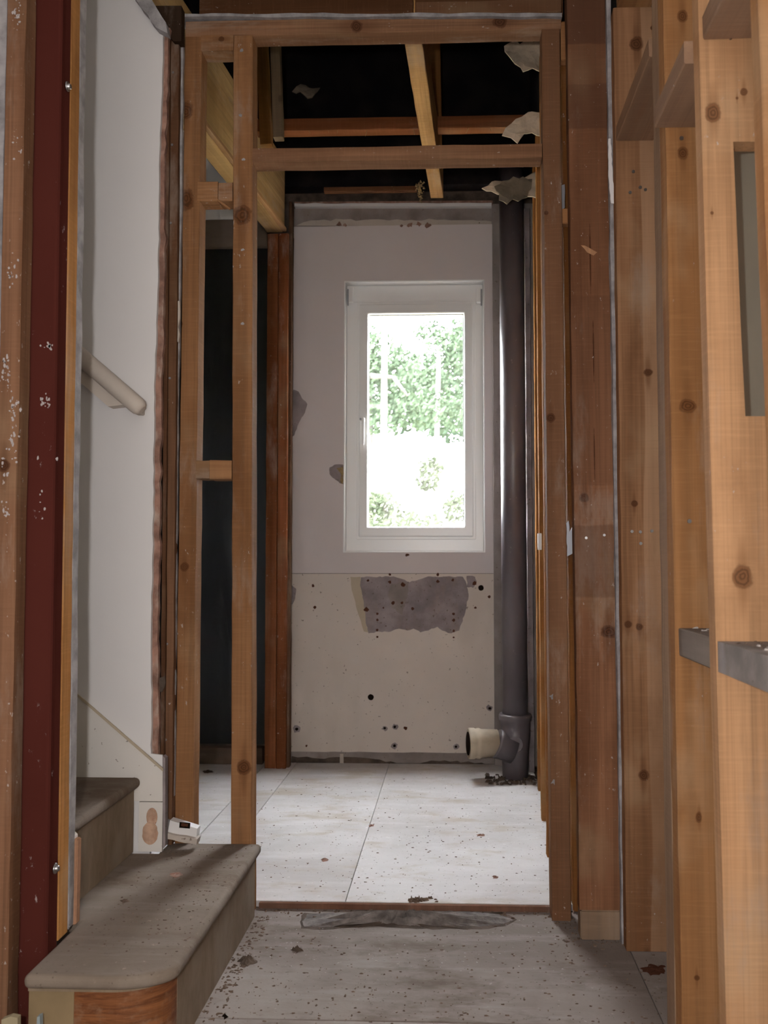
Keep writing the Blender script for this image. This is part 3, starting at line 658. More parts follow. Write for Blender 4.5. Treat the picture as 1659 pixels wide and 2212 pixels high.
colmesh('flange', [(-.060, YS + .0162), (-.003, YS + .0162), (-.001, YS + .045), (-.006, YS + .0475), (-.060, YS + .0475)], 'red_oxide', sc_)
colmesh('edge_bead', [(-.006, YS - .003), (-.001, YS - .003), (.0015, YS + .001), (.0015, YS + .005), (0, YS + .0055), (-.006, YS - .0002)], 'red_oxide', sc_)
for (u, v) in ((147, 187), (117, 1876)):
    z = at(u, v, YS + .03).z; c = Vector((colx(z) - .004, YS + .03, z))
    bt = tube('bolt', c, c + Vector((.012, 0, 0)), .006, 'steel_bright', sc_, 6, [(0, .0055), (1, .0055)], label='bright steel bolt')
    tube('washer', c + Vector((.004, 0, 0)), c + Vector((.0065, 0, 0)), .01, 'steel_bright', bt, 20)
def dabs(cu, cv, su, sv, n, Y, par, seed):
    rd = random.Random(seed); V = []; Fc = []
    for _ in range(n):
        c = at(rd.gauss(cu, su), rd.gauss(cv, sv), Y); q = rd.uniform(.0008, .0032); e = rd.uniform(.6, 2.2); b = len(V)
        for yy in (Y - .0008, Y + .001):
            for k in range(6): V.append((c.x + q * math.cos(k * 1.047) * rd.uniform(.5, 1.1), yy, c.z + q * e * math.sin(k * 1.047) * rd.uniform(.5, 1.1)))
        Fc += [tuple(b + k for k in range(6)), tuple(b + 6 + k for k in range(6))] + [(b + k, b + (k + 1) % 6, b + 6 + (k + 1) % 6, b + 6 + k) for k in range(6)]
    o = link('plaster_spatter', V, Fc, 'spatter', par); o['kind'] = 'stuff'
M['spatter'] = plain('spatter', (.42, .38, .38), .9, 0, .1)
dabs(103, 748, 6, 5, 14, YS, sc_, 1); dabs(98, 868, 9, 9, 20, YS, sc_, 2); dabs(90, 1070, 20, 40, 8, YS, sc_, 3)
for k, (a_, b_, n_) in enumerate(((24, 590, 16), (12, 800, 26), (30, 880, 22), (28, 960, 16), (38, 30, 20), (40, 318, 8), (18, 1110, 10), (12, 1010, 10))): dabs(a_, b_, 6, 16, n_, 1.70, lp, 20 + k)
for nm, px_, Yq, mt, lb_ in (('wood_offcut', [(4, 2240), (3, 2203), (22, 2196), (38, 2199), (40, 2240)], 1.60, 'string_wood_s', 'pale offcut tip poking up at the bottom left corner'),
                        ('board_scrap', [(74, 2240), (80, 2197), (86, 2195), (90, 2240)], 1.63, 'scrap_blue', 'small bluish scrap standing against the bottom step end')):
    if mt not in M: M[mt] = plaster(mt, (.40, .34, .22) if 'wood' in mt else (.30, .36, .38), .2, 9)
    pp = pxs(px_, Yq); pp = [(x, z if z > .12 else 0.0) for x, z in pp]
    tag(prism(nm, pp, Yq, Yq + .012, mt), lb_, 'scrap')
pe = empty('partition_end', (-.81, 1.83, .2), 'cut end of the stair partition: orange stud with plasterboard edge', 'partition')
def strut(name, y0, y1, va, ua, vb2, ub, z0, z1, mat, par, wd=.06, label=None, jit=.0009, ch=.002):
    """upright whose right face's far edge is seen at (ua, va) and (ub, vb2)"""
    a, b = at(ua, va, y1), at(ub, vb2, y1); s = (b.x - a.x) / (b.z - a.z); f = lambda z: Vector((a.x + s * (z - a.z) - wd / 2, (y0 + y1) / 2, z))
    return beam(name, f(z0), f(z1), wd, y1 - y0, mat, par, label=label, jit=jit, ch=ch)
strut('stud', 1.803, 1.848, 253, 171, 1600, 152, .195, 2.5, dict(col=(0.50, 0.25, 0.09), fleck=.0, vary=.4), pe, label='bright orange pine stud')
strut('plasterboard', 1.849, 1.878, 253, 183, 1600, 165, .195, 2.5, 'plaster_edge', pe, 1.0, jit=.0016, ch=.001, label='chalky cut edge of plasterboard')
# string board of the near side, below the partition
prism('string_board', rag([(-.80 - .5, .195), (-.795, .195), (-.795, .375), (-.81, .39), (-1.3, .82)], .06, .001, {1}), 1.88, 1.9, 'string_paint', pe, label='cut white string board')
box('string_end', -.808, -.786, 1.8785, 1.899, .196, .37, wood('string_wood', (.45, .26, .17), random_knots=False), pe, .002)

# ------------------------------------------------------------------ stair wall with string and handrail
YW = 2.365
wst = empty('wall_stair', (-1.2, YW, 0), kind='structure'); wst.name = 'wall_centre'
ztop = 2.62
# the right margin of the plasterboard is torn
mar = []
for i in range(70):
    v = 60 + i * (1632 - 60) / 69.
    u = 358 + (v - 60) * (-21 / 941.) if v < 1001 else 337 - (v - 1001) * (6 / 600.)
    for (c, s) in ((800, 10), (960, 9), (1190, 7)):
        pass
    u += random.uniform(-1.3, 1.3) + 1.2 * math.sin(v * .013)
    mar.append((u, v))
wallp = pxs([(u - 6, v) for u, v in mar], YW)
prism('plasterboard', [(-2.5, .0), (-2.5, ztop)] + [(at(290, -10, YW).x, ztop)] + pxs([(292, -10), (340, 58)], YW) + wallp + [(wallp[-1][0], .0)], YW, YW + .012, 'white_wall', wst, label='white painted stair wall')
rnd = random.Random(5)
prism('torn_board_edge', pxs([(u - 7, v) for u, v in mar], YW + .0125) + pxs([(u + 9 + rnd.uniform(-1.5, 1.5) - (3 if v < 500 else 0), v) for u, v in mar[::-1]], YW + .0125), YW + .0125, YW + .028, 'board_core', wst, label='brown torn paper edge of the plasterboard')
# end stud of the stair wall, two layers
vb('stud', YF - .03, .03, (253, 361, 387), (1700, 350, 370), .195, 2.48, dict(col=(0.155, 0.082, 0.048), fleck=.02), wst, label='dark brown end stud beside the doorway frame')
vb('batten', YF - .045, .015, (253, 356, 366), (1700, 346, 353), .195, 2.48, dict(col=(0.12, 0.062, 0.036), fleck=.0), wst)
for (u, v) in ((374, 157), (372, 313), (369, 482), (367, 817), (361, 1391), (358, 1598)): nail(u, v, YF - .03, wst, .0035, .002, 'steel_bright')
prism('render_dab', rag(pxs([(344, 1465), (356, 1460), (358, 1476), (350, 1495), (344, 1492)], YF - .048), .01, .002), YF - .05, YF - .0455, 'dirt', wst)
# string on the wall
sp = [(100, 1443), (352, 1664), (352, 1830), (100, 1830)]
stp = pxs([(40, 1392), (351, 1665), (351, 1731)], YW - .014)
z18 = .195
prism('string', [stp[0], stp[1], stp[2], (stp[0][0], stp[2][1])], YW - .014, YW - .0005, 'string_paint', wst, label='white sloping string board of the stair')
q = pxs([(300, 1733), (351, 1733)], YW - .014)
prism('string_foot', [(q[0][0], z18), (q[1][0], z18), q[1], q[0]], YW - .013, YW - .0005, 'string_paint', wst)
prism('skirting_bead', pxs([(40, 1388), (352, 1660), (352, 1667), (40, 1394)], YW - .018), YW - .018, YW - .014, 'cream_paint', wst)
prism('upper_tab', pxs([(325, 1628), (351, 1631), (351, 1668), (325, 1645)], YW - .006), YW - .006, YW - .0005, 'white_wall', wst)
prism('string_side', pxs([(351.5, 1633), (357, 1638), (357, 1828), (351.5, 1832)], YW - .012), YW - .012, YW + .01, 'grey_render', wst)
pt = []
for k in range(22):
    a = 2 * math.pi * k / 22; pt.append((326 + 17 * math.cos(a) * random.uniform(.93, 1.05) - 2, 1800 + 25 * math.sin(a)))
prism('filler_patch', pxs([(u, v) for u, v in pt], YW - .0145), YW - .0145, YW - .013, 'filler', wst, label='pinkish filler patch on the string')
pt = [(328 + 12 * math.cos(2 * math.pi * k / 16), 1765 + 20 * math.sin(2 * math.pi * k / 16)) for k in range(16)]
prism('filler_patch', pxs(pt, YW - .0142), YW - .0142, YW - .0131, 'filler', wst)
# sloping soffit over the flight
so = empty('soffit_edge', (-.8, 2.35, 2.4), 'broken sloping plasterboard soffit edge at the top of the stair wall', 'soffit')
prism('soffit_board', rag(pxs([(286, -10), (338, 60), (362, 72), (358, 48), (340, 20), (322, -10)], YW - .03), .02, .002), YW - .03, YW - .002, 'plaster_edge', so)
prism('soffit_timber', pxs([(300, -12), (345, 45), (362, 66), (380, 66), (380, -12)], YW - .02), YW + .03, YW + .06, wood('soffit_wood', (.05, .032, .022), random_knots=False), so)
# handrail
hr = empty('handrail', (-.95, 2.30, 1.4), 'painted cream mopstick handrail sloping down the white stair wall', 'handrail')
YH = 2.312
e = at(308, 886, YH); s = at(205, 797, YH); d = (s - e).normalized(); s = e + d * .75
n = 8; prof = [(0, .012), (.006, .018), (.016, .0225), (.03, .0235), (1, .0235)]
tube('rail', e, s, .0235, 'rail_wood', hr, 28, prof)
nr = Vector((d.z, 0, -d.x)); nr = -nr if nr.z > 0 else nr       # pointing down-left
pa = e + d * .035 + nr * .012; pb = s + nr * .012
P = [pa, pa + nr * .012 + d * .02, pa + nr * .042 + d * .048, pb + nr * .042, pb]
prism('backing_fillet', [(p.x, p.z) for p in P], YH + .016, YW - .0005, 'rail_wood', hr, label='pale fillet behind the rail')
box('rail_pad', e.x - .03, e.x - .012, YH + .015, YW, e.z - .006, e.z + .012, 'rail_wood', hr, .002)

# ------------------------------------------------------------------ staircase
st = empty('staircase', (-.7, 2.0, 0), 'dusty timber stairs with a rounded bottom step at lower left', 'staircase')
XT, YN, YE = -.517, 1.655, 2.437
def bull(xr, yn, r, rx=None, n=12):
    rx = rx or r; return [(xr - rx + rx * math.sin(a), yn + r - r * math.cos(a)) for a in [math.pi / 2 * k / n for k in range(n + 1)]]
def treadslab(name, pts, zt, th, mat, par, label=None):
    """slab with a half-round nosing all along its outline (front sides only, the rest is hidden)"""
    import bmesh
    o = prismZ(name, pts, zt - th, zt, mat, par, label)
    b = o.modifiers.new('b', 'BEVEL'); b.width = th * .45; b.segments = 5; b.limit_method = 'ANGLE'; b.angle_limit = 1.2
    return o
t1 = [(-.79, YN)] + bull(XT, YN, .065, .11) + [(XT, YE), (-.772, YE), (-.772, YW - .0155), (-.86, YW - .0155), (-.86, 1.902), (-.79, 1.902)]
treadslab('tread', t1, .194, .027, 'tread', st)
# rounded end: brown scraped panel, olive flat piece, long riser
yr, xr_ = YN + .018, -.535
zr = .1665
c1 = bull(xr_, yr, .085, .10)
def strip(name, path, z0, z1, th, mat, par, label=None):
    V = []; n = len(path)
    for i, p in enumerate(path):
        a = Vector(path[max(0, i - 1)]); b = Vector(path[min(n - 1, i + 1)]); t = (b - a).normalized(); nn = Vector((-t.y, t.x))
        for q in (Vector(p), Vector(p) + nn * th):
            V += [(q.x, q.y, z0), (q.x, q.y, z1)]
    Fc = []
    for i in range(n - 1):
        a, b = i * 4, i * 4 + 4
        Fc += [(a, b, b + 1, a + 1), (a + 2, b + 2, b + 3, a + 3), (a + 1, b + 1, b + 3, a + 3), (a, b, b + 2, a + 2)]
    Fc += [(0, 1, 3, 2), tuple((n - 1) * 4 + k for k in (0, 1, 3, 2))]
    o = link(name, V, Fc, mat, par, label=label); return o
xo = at(160, 2150, yr).x
strip('riser_end', [(-.785, yr), (xo, yr)], .001, zr, .016, 'olive_paint', st, 'olive painted end panel of the bottom step')
strip('bullnose_riser', [(xo + .0005, yr)] + c1, .001, zr, .008, 'scraped_brown', st, 'scraped brown rounded riser of the bottom step')
strip('riser', [(xr_ + .0005, yr + .086), (xr_ + .0005, YE - .002)], .001, zr, .014, 'riser', st, 'long plain riser of the bottom step')
prismZ('scotia', [(-.785, yr - .004)] + bull(xr_ + .004, yr - .004, .087, .102) + [(xr_ + .004, YE - .004), (xr_ - .004, YE - .004), (xr_ - .004, yr + .1), (-.785, yr + .02)], .160, .1668, 'riser', st)
# second and third step
strip('riser', [(-.836, 1.902), (-.836, YW - .016)], .195, .361, .014, 'riser', st)
treadslab('tread', [(-.818, 1.902), (-.818, YW - .0155), (-1.12, YW - .0155), (-1.12, 1.902)], .388, .027, 'tread', st)
strip('riser', [(-1.116, 1.902), (-1.116, YW - .016)], .389, .554, .014, 'riser', st)
treadslab('tread', [(-1.1, 1.902), (-1.1, YW - .0155), (-1.4, YW - .0155), (-1.4, 1.902)], .582, .027, 'tread', st)

# plaster offcut leaning on the tread
oc = empty('plasterboard_offcut', (at(395, 1800, 2.41).x, 2.40, .195), 'small white plasterboard offcut with a square dark hole resting on the bottom step', 'offcut')
Y0 = 2.385
o = prism('board', rag(pxs([(367, 1772), (426, 1790), (424, 1812), (362, 1799)], Y0), .03, .001), Y0, Y0 + .03, 'white_wall', oc)
prism('lower_edge', rag(pxs([(360, 1800), (426, 1813), (424, 1825), (359, 1812)], Y0 - .012), .015, .0012), Y0 - .012, Y0 + .02, 'pale_band', oc)
prism('hole', pxs([(388, 1776), (411, 1778), (410, 1790), (387, 1788)], Y0 - .001), Y0 - .001, Y0 + .001, 'hole', oc, label='small square hole')
prism('chip', rag(pxs([(392, 1778), (406, 1780), (405, 1786), (391, 1784)], Y0 - .002), .005, .0008), Y0 - .002, Y0 - .001, 'rust_spot', oc)
prism('crumbs', rag(pxs([(356, 1768), (366, 1772), (364, 1800), (358, 1796)], Y0 + .005), .01, .002), Y0 + .002, Y0 + .012, 'plaster_edge', oc)

# ------------------------------------------------------------------ back room: post, beam, membrane, left
RW = dict(col=(0.185, 0.066, 0.028), fleck=.12)
bp = empty('back_post', (at(600, 1600, 4.08).x, 4.1, FLB), 'reddish double timber post left of the end wall', 'post')
z505 = at(600, 505, 4.08).z
vb('stud', 4.08, .07, (700, 577, 600), (1600, 571, 596), FLB, z505, RW, bp)
vb('stud', 4.075, .08, (700, 601, 622), (1600, 597, 617), FLB, z505, RW, bp)
vb('plaster_strip', 4.10, .05, (700, 623, 629), (1600, 618, 625), FLB, 2.64, dict(col=(.12, .07, .045)), bp, label='dusty dark batten against the wall')
bm_ = empty('ceiling_beam', (-.8, 3.6, 2.47), 'pale double-layer timber beam running back under the void at upper left', 'beam')
LV = dict(col=(0.52, 0.34, 0.16), vary=.3, fleck=.0)
e1 = at(619, 505, 4.1); s1 = at(443, 253, 3.06)
dirb = Vector((e1.x - s1.x, e1.y - s1.y, 0)).normalized(); nb = Vector((-dirb.y, dirb.x, 0))
zb = (e1.z + s1.z) / 2
S = Vector((s1.x, s1.y, zb)) - dirb * .5; E = Vector((e1.x, e1.y, zb)) + dirb * 0.0
def lb(off, w_, z0, z1, name, m, ex=0, **k):
    c = nb * (off + w_ / 2); return beam(name, S + c + Vector((0, 0, (z0 + z1) / 2)), E + dirb * ex + c + Vector((0, 0, (z0 + z1) / 2)), w_, z1 - z0, m, bm_, **k)
lb(.010, .042, .012, .33, 'beam_ply', LV); lb(.053, .042, .008, .33, 'beam_ply', LV)
lb(.0, .018, -.006, .012, 'edge_strip', dict(col=(.45, .26, .13), random_knots=False), label='pale batten along the lower edge of the beam')
lb(.019, .075, -.008, .0075, 'under_board', LV)
# lintel left of it and white scraps above
bl = empty('back_lintel', (-1.1, 4.2, 2.5), 'dusty brown lintel over the dark opening at the back left', 'lintel')
a, b = at(425, 474, 4.16), at(576, 531, 4.16)
beam('lintel', (a.x - .6, 4.19, (a.z + b.z) / 2), (b.x, 4.19, (a.z + b.z) / 2), .05, a.z - b.z, dict(col=(.13, .085, .055), grey=.6, random_knots=False), bl)
a2 = at(430, 446, 4.17)
box('white_board', a2.x - .6, at(555, 446, 4.17).x, 4.165, 4.195, a.z + .001, a2.z + .02, 'ceiling_white', bl, .001, label='white board above the lintel')
sl = empty('ceiling_remnant', (-1.25, 3.9, 2.6), 'remaining patch of white ceiling at the back left', 'ceiling board')
zc = .95 + (1213 - 400) / 1935. * 4.15
V0 = [(-2.4, 2.75, 2.72), (-1.12, 2.75, 2.72), (-.97, 4.16, 2.72), (-2.4, 4.16, 2.72)]
link('white_board', V0 + [(x, y, z + .012) for x, y, z in V0], [(0, 1, 2, 3), (4, 5, 6, 7), (0, 1, 5, 4), (1, 2, 6, 5), (2, 3, 7, 6), (3, 0, 4, 7)], 'ceiling_white', sl)
# membrane with real folds
mb = []; mf = []
nx, nz = 70, 60
x0, x1, z1m, z0m = at(380, 1000, 4.26).x - .8, at(632, 1000, 4.2).x, 2.5, .10
rnd = random.Random(11); fo = [(rnd.uniform(x0, x1), rnd.uniform(.015, .05), rnd.uniform(-.25, .25), rnd.uniform(.006, .02)) for _ in range(26)]
for j in range(nz + 1):
    for i in range(nx + 1):
        x = x0 + (x1 - x0) * i / nx; z = z0m + (z1m - z0m) * j / nz; y = 4.212 - .010
        for (fx, fw, sl_, am) in fo:
            q = (x - fx - sl_ * (z - 1.2) * .4) / fw; y -= am * .45 * math.exp(-q * q) * (0.6 + .4 * math.sin(z * 5 + fx * 20))
        y += .004 * math.sin(z * 9 + x * 4)
        mb.append((x, min(4.212, y), z))
for j in range(nz):
    for i in range(nx):
        a = j * (nx + 1) + i; mf.append((a, a + 1, a + nx + 2, a + nx + 1))
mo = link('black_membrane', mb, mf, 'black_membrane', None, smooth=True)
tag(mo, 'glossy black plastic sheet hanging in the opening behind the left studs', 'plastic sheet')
sp_ = empty('sole_plate', (-1.1, 4.18, FLB), 'dark dusty sole plate along the foot of the black sheet', 'timber')
beam('plate', (-2.4, 4.175, .055), (at(566, 1640, 4.15).x, 4.175, .055), .05, .075, dict(col=(.08, .045, .028), grey=.3), sp_)

# ------------------------------------------------------------------ ceiling void timbers
vo_ = empty('ceiling_joist', (-.1, 3.5, 2.64), 'rough-sawn joist crossing the open ceiling void, marked by old laths', 'joist')
ORW = dict(col=(0.50, 0.29, 0.13), vary=.35, random_knots=False, saw=2.2)
jn, jf = at(892, 98, 2.92), at(944, 434, 4.15)
zj_ = 2.63
jn = atz(892, 90, zj_); jf = atz(944, 432, zj_)
dj = (jf - jn).normalized()
beam('joist', jn - dj * .25 + Vector((0, 0, .08)), Vector(jf) + Vector((0, -.02, .08)), .058, .16, ORW, vo_)
Yn = 3.62
zn = at(800, 279, Yn).z; zn1 = at(800, 253, Yn).z
n2 = empty('void_noggins', (0, Yn, zn), 'reddish noggin pieces crossing the open ceiling void', 'noggin')
NR = dict(col=(0.25, 0.095, 0.04), random_knots=False)
xj = jn.x + (jf.x - jn.x) * (Yn - jn.y) / (jf.y - jn.y)
for (xa, xb_) in ((at(552, 265, Yn).x, xj - .031), (xj + .031, at(1185, 265, Yn).x)):
    o = beam('noggin', (xa, Yn + .03, (zn + zn1) / 2), (xb_, Yn + .03, (zn + zn1) / 2), .06, zn1 - zn, NR, n2)
    rnd = random.Random(int(xa * 100)); 
    for k in range(7):
        x = rnd.uniform(xa + .02, xb_ - .02); yy = Yn + .005
        beam('fibre', (x, yy, zn), (x + rnd.uniform(-.012, .012), yy, zn - rnd.uniform(.008, .03)), .0012, .0012, 'fluff', o, seg=.1, ch=.0002, jit=0)
hg = empty('void_hanger', (at(940, 200, 3.8).x, 3.8, 2.7), 'upright orange hanger timber behind the joist in the void', 'timber')
vb('hanger', 3.80, .05, (130, 924, 951), (290, 926, 955), zn - .03, 3.5, dict(col=(.33, .155, .055), random_knots=False), hg)
hs = empty('leaning_timbers', (at(600, 200, 3.5).x, 3.5, 2.6), 'two olive-grey uprights leaning at the left of the void', 'timber')
vb('upright', 3.5, .04, (110, 585, 603), (290, 588, 612), 2.66, 3.4, dict(col=(.20, .135, .07), grey=.4), hs)
vb('upright', 3.56, .04, (110, 553, 577), (290, 560, 586), 2.66, 3.4, dict(col=(.27, .135, .045), random_knots=False), hs)
fs = empty('far_lath', (at(800, 408, 4.05).x, 4.05, 2.6), 'thin dark lath at the very back of the void above the end wall', 'lath')
a, b = at(700, 405, 4.08), at(900, 412, 4.08)
beam('lath', (a.x, 4.09, (a.z + b.z) / 2), (b.x, 4.09, (a.z + b.z) / 2), .03, a.z - b.z, dict(col=(.17, .08, .04)), fs)
def curl(name, px, Y, bend, mat, label, ragamp=.010, th=.006):
    """torn sheet: fan mesh with a curl towards the viewer, given thickness"""
    P = rag(pxs(px, Y), .018, ragamp); cx = sum(p[0] for p in P) / len(P); cz = sum(p[1] for p in P) / len(P)
    V = []; Fc = []; n = len(P); K = 4
    for th_ in (0, th):
        for k in range(K + 1):
            t = k / K
            for p in P:
                x = cx + (p[0] - cx) * t; z = cz + (p[1] - cz) * t
                y = Y + bend * ((x - cx) / .1) ** 2 * .02 + .01 * math.sin((z - cz) * 60 + x * 30) * t + th_; V.append((x, y, z))
    off = (K + 1) * n
    for s in (0, off):
        for k in range(K):
            for i in range(n):
                a = s + k * n + i; b = s + k * n + (i + 1) % n; Fc.append((a, b, b + n, a + n))
    for i in range(n):
        a = K * n + i; b = K * n + (i + 1) % n; Fc.append((a, b, b + off, a + off))
    o = link(name, V, Fc, mat, None, label=label); o['category'] = 'torn board'; return o
t_ = curl('torn_plasterboard', [(1090, 90), (1100, 120), (1112, 138), (1130, 155), (1150, 150), (1180, 158), (1185, 88)], 3.0, 1, 'torn_paper', 'uppermost torn scrap of ceiling board hanging at the right of the void')
curl('torn_plasterboard', [(1085, 288), (1105, 262), (1140, 245), (1185, 236), (1185, 300), (1150, 284), (1112, 290), (1118, 308), (1104, 296)], 3.05, 1, 'torn_paper', 'middle torn scrap of ceiling board at the right, in front of the noggin')
curl('torn_plasterboard', [(1040, 414), (1062, 398), (1090, 392), (1125, 386), (1165, 372), (1162, 430), (1130, 428), (1085, 424)], 3.6, -1, 'torn_paper', 'pale torn board behind the drooping dark flap over the pipe')
curl('torn_plasterboard', [(1068, 400), (1100, 388), (1150, 385), (1148, 405), (1130, 428), (1095, 440), (1078, 430)], 3.55, 1, 'torn_dark', 'dark drooping flap of ceiling board over the top of the grey pipe')
curl('torn_plasterboard', [(630, 195), (650, 182), (668, 190), (690, 185), (680, 205), (664, 212), (655, 204)], 4.0, 1, 'torn_dark', 'faint scrap in the darkness at the left of the void', .008)
fl = link('insulation_tuft', *(lambda P: ([(p[0], p[1], p[2]) for p in P[0]], P[1]))((lambda rnd: ([q for k in range(60) for q in (lambda c, r: [(c.x + r * a, c.y + r * b, c.z + r * cc) for a, b, cc in ((1, 0, 0), (-.5, .8, .2), (-.5, -.8, .1), (0, 0, 1.6))])(at(908 + rnd.gauss(0, 4) , 396 + k * .7, 3.9) + Vector((0, rnd.uniform(-.02, .02), 0)), rnd.uniform(.004, .011) * (1 - k / 90.))], [f for k in range(60) for f in ((4 * k, 4 * k + 1, 4 * k + 2), (4 * k, 4 * k + 1, 4 * k + 3), (4 * k + 1, 4 * k + 2, 4 * k + 3), (4 * k + 2, 4 * k, 4 * k + 3))]))(random.Random(3))), 'fluff')
tag(fl, 'tuft of brown insulation fibre dangling beside the joist', 'insulation')

# ------------------------------------------------------------------ soil pipe
YP = 3.95
pc = lambda u, v: at(u, v, YP)
x_t, x_b = pc(1105, 500).x, pc(1113, 1600).x
pipe = empty('soil_pipe', (x_b, YP, FLB), 'grey plastic soil pipe with a cream side branch in the right corner', 'pipe')
zs0, zs1 = pc(1110, 1675).z, pc(1110, 1541).z
tube('pipe', (x_b, YP, zs1 - .05), (x_t, YP, pc(1105, 350).z), .055, 'grey_pvc', pipe, 40)
tube('socket', (x_b, YP, FLB), (x_b, YP, zs1), .064, 'grey_pvc', pipe, 40, [(0, .056), (.42, .057), (.5, .060), (.60, .062), (.66, .0645), (.70, .0645), (.72, .0625), (.88, .0645), (.90, .070), (.97, .0715), (1, .068)], label='flared grey socket and branch body')
zc_ = pc(1080, 1602).z
tube('branch_body', (x_b - .01, YP - .02, zc_ - .03), (x_b - .085, YP - .035, zc_), .05, 'grey_pvc', pipe, 28, [(0, .062), (.6, .058), (.85, .062), (1, .062)])
tube('branch_socket', (x_b - .08, YP - .034, zc_), (x_b - .205, YP - .055, zc_ + .002), .06, 'cream_pvc', pipe, 36, [(0, .058), (.55, .060), (.62, .0645), (.70, .0645), (.74, .061), (.80, .0655), (.97, .0655), (1, .060)], label='cream open branch socket')
tube('branch_bore', (x_b - .12, YP - .041, zc_), (x_b - .2065, YP - .0555, zc_ + .002), .05, 'hole', pipe, 30)
tube('boss', (x_b - .005, YP - .054, zc_), (x_b - .005, YP - .064, zc_), .034, 'grey_pvc', pipe, 28, [(0, .036), (.8, .036), (1, .033)])
rb = bits('pipe_rubble', 120, lambda r: (r.uniform(x_b - .12, x_b + .1), r.uniform(YP - .13, YP + .05)), lambda x, y: FLB, .014, 'dirt', None, 8, 'dark rubble heaped around the foot of the grey pipe', 'rubble', flat=.8)

# boxing around the pipe and right wall of the back room
bx = empty('pipe_boxing', (at(1100, 1600, 4.1).x, 4.15, 0), 'grey rendered corner behind the soil pipe', 'boxing')
box('render', at(1066, 1000, 4.17).x, at(1160, 1000, 4.17).x, 4.17, 4.199, FLB, at(1080, 440, 4.17).z, 'grey_band', bx, .002)
vb('board_edge', 4.05, .03, (700, 1134, 1147), (1500, 1142, 1153), FLB, at(1140, 450, 4.05).z, 'grey_render', bx, label='grey board edge right of the pipe')
rr = empty('back_stud_wall', (.37, 3.5, 0), 'edge-on pine studs of the back room beyond the doorway, right side', 'stud wall')
SW2 = dict(col=(.36, .165, .055), random_knots=False)
for (Y, ul, ur) in ((3.72, 1158, 1180), (3.30, 1165, 1200), (2.9, 1176, 1215)):
    a = at(ul, 1000, Y)
    beam('stud', (a.x + .03, Y + .02, FLB), (a.x + .026, Y + .02, 2.64), .06, .04, SW2, rr)
a = at(1158, 1000, 3.72)
box('board_edge', a.x - .006, a.x + .0, 2.9, 3.76, FLB, 2.5, wood('edge_wood', (.46, .27, .14), random_knots=False), rr, .001) if False else None
q = at(1166, 1170, 3.28)
box('white_clip', q.x - .008, q.x + .006, 3.27, 3.285, q.z - .03, q.z + .03, 'white_plastic', rr, .001, label='small white clip on the stud')
bits('edge_rubble', 150, lambda r: (r.uniform(.352, .372), r.uniform(2.6, 4.1)), lambda x, y: -.001, .012, 'debris', None, 9, 'crumbled plaster along the right edge of the back floor', 'rubble', flat=1.2)

# ------------------------------------------------------------------ debris
def onfloor(r, u0, u1, v0, v1, z=0.0):
    p = atz(r.uniform(u0, u1), r.uniform(v0, v1), z); return p.x, p.y
bits('floor_crumbs', 700, lambda r: onfloor(r, 480, 1430, 1955, 2230), lambda x, y: 0, .0044, 'debris', None, 21, 'small dark crumbs scattered over the near floor', 'debris')
bits('white_crumbs', 160, lambda r: onfloor(r, 560, 1250, 1955, 2100), lambda x, y: 0, .0030, 'debris_pale', None, 22, 'small white plaster crumbs by the threshold', 'debris')
bits('tread_crumbs', 330, lambda r: (r.uniform(-.77, -.53), r.uniform(1.75, 2.42)), lambda x, y: .1942, .0032, 'debris', None, 23, 'crumbs and dust bits on the bottom tread', 'debris')
bits('back_floor_crumbs', 450, lambda r: onfloor(r, 555, 1185, 1680, 1935, FLB), lambda x, y: FLB, .0042, 'debris', None, 24, 'dark crumbs scattered over the pale back floor', 'debris')
bits('threshold_crumbs', 190, lambda r: (lambda p: (p[0], p[1]))(onfloor(r, 560, 1240, 1948, 1985)), lambda x, y: 0, .006, 'debris', None, 25, 'crumbs gathered along the threshold board', 'debris', flat=.8)
bits('post_crumbs', 220, lambda r: onfloor(r, 1190, 1440, 1985, 2045), lambda x, y: 0, .006, 'debris', None, 26, 'crumbs at the foot of the right-hand posts', 'debris')
bits('corner_crumbs', 180, lambda r: onfloor(r, 425, 600, 1955, 2100) if r.random() < .0 else (r.uniform(-.53, -.49), r.uniform(1.8, 2.44)), lambda x, y: 0, .006, 'debris', None, 27, 'crumbs along the foot of the bottom riser', 'debris')
def lump(name, px, z, h, mat, label, cat, seed=1, ragamp=.0065, step=.007):
    """an irregular low lump whose outline lies on the ground at photo positions px"""
    rnd = random.Random(seed); st0 = random.getstate(); random.seed(seed)
    P = [(p.x, p.y) for p in (atz(u, v, z) for u, v in px)]; P = rag(P, step, ragamp); random.setstate(st0)
    cx = sum(p[0] for p in P) / len(P); cy = sum(p[1] for p in P) / len(P); V = []; Fc = []; n = len(P); K = 4
    for k in range(K + 1):
        t = k / K
        for p in P: V.append((p[0] + (cx - p[0]) * t * .95, p[1] + (cy - p[1]) * t * .95, z + .0003 + h * (math.sin(t * 1.57)) * rnd.uniform(.25, 1.15) * (1 if k else 0)))
    for k in range(K):
        for i in range(n):
            a = k * n + i; b = k * n + (i + 1) % n; Fc.append((a, b, b + n, a + n))
    Fc.append(tuple(range(n))); Fc.append(tuple(range(K * n, K * n + n)))
    o = link(name, V, Fc, mat, None); return tag(o, label, cat)
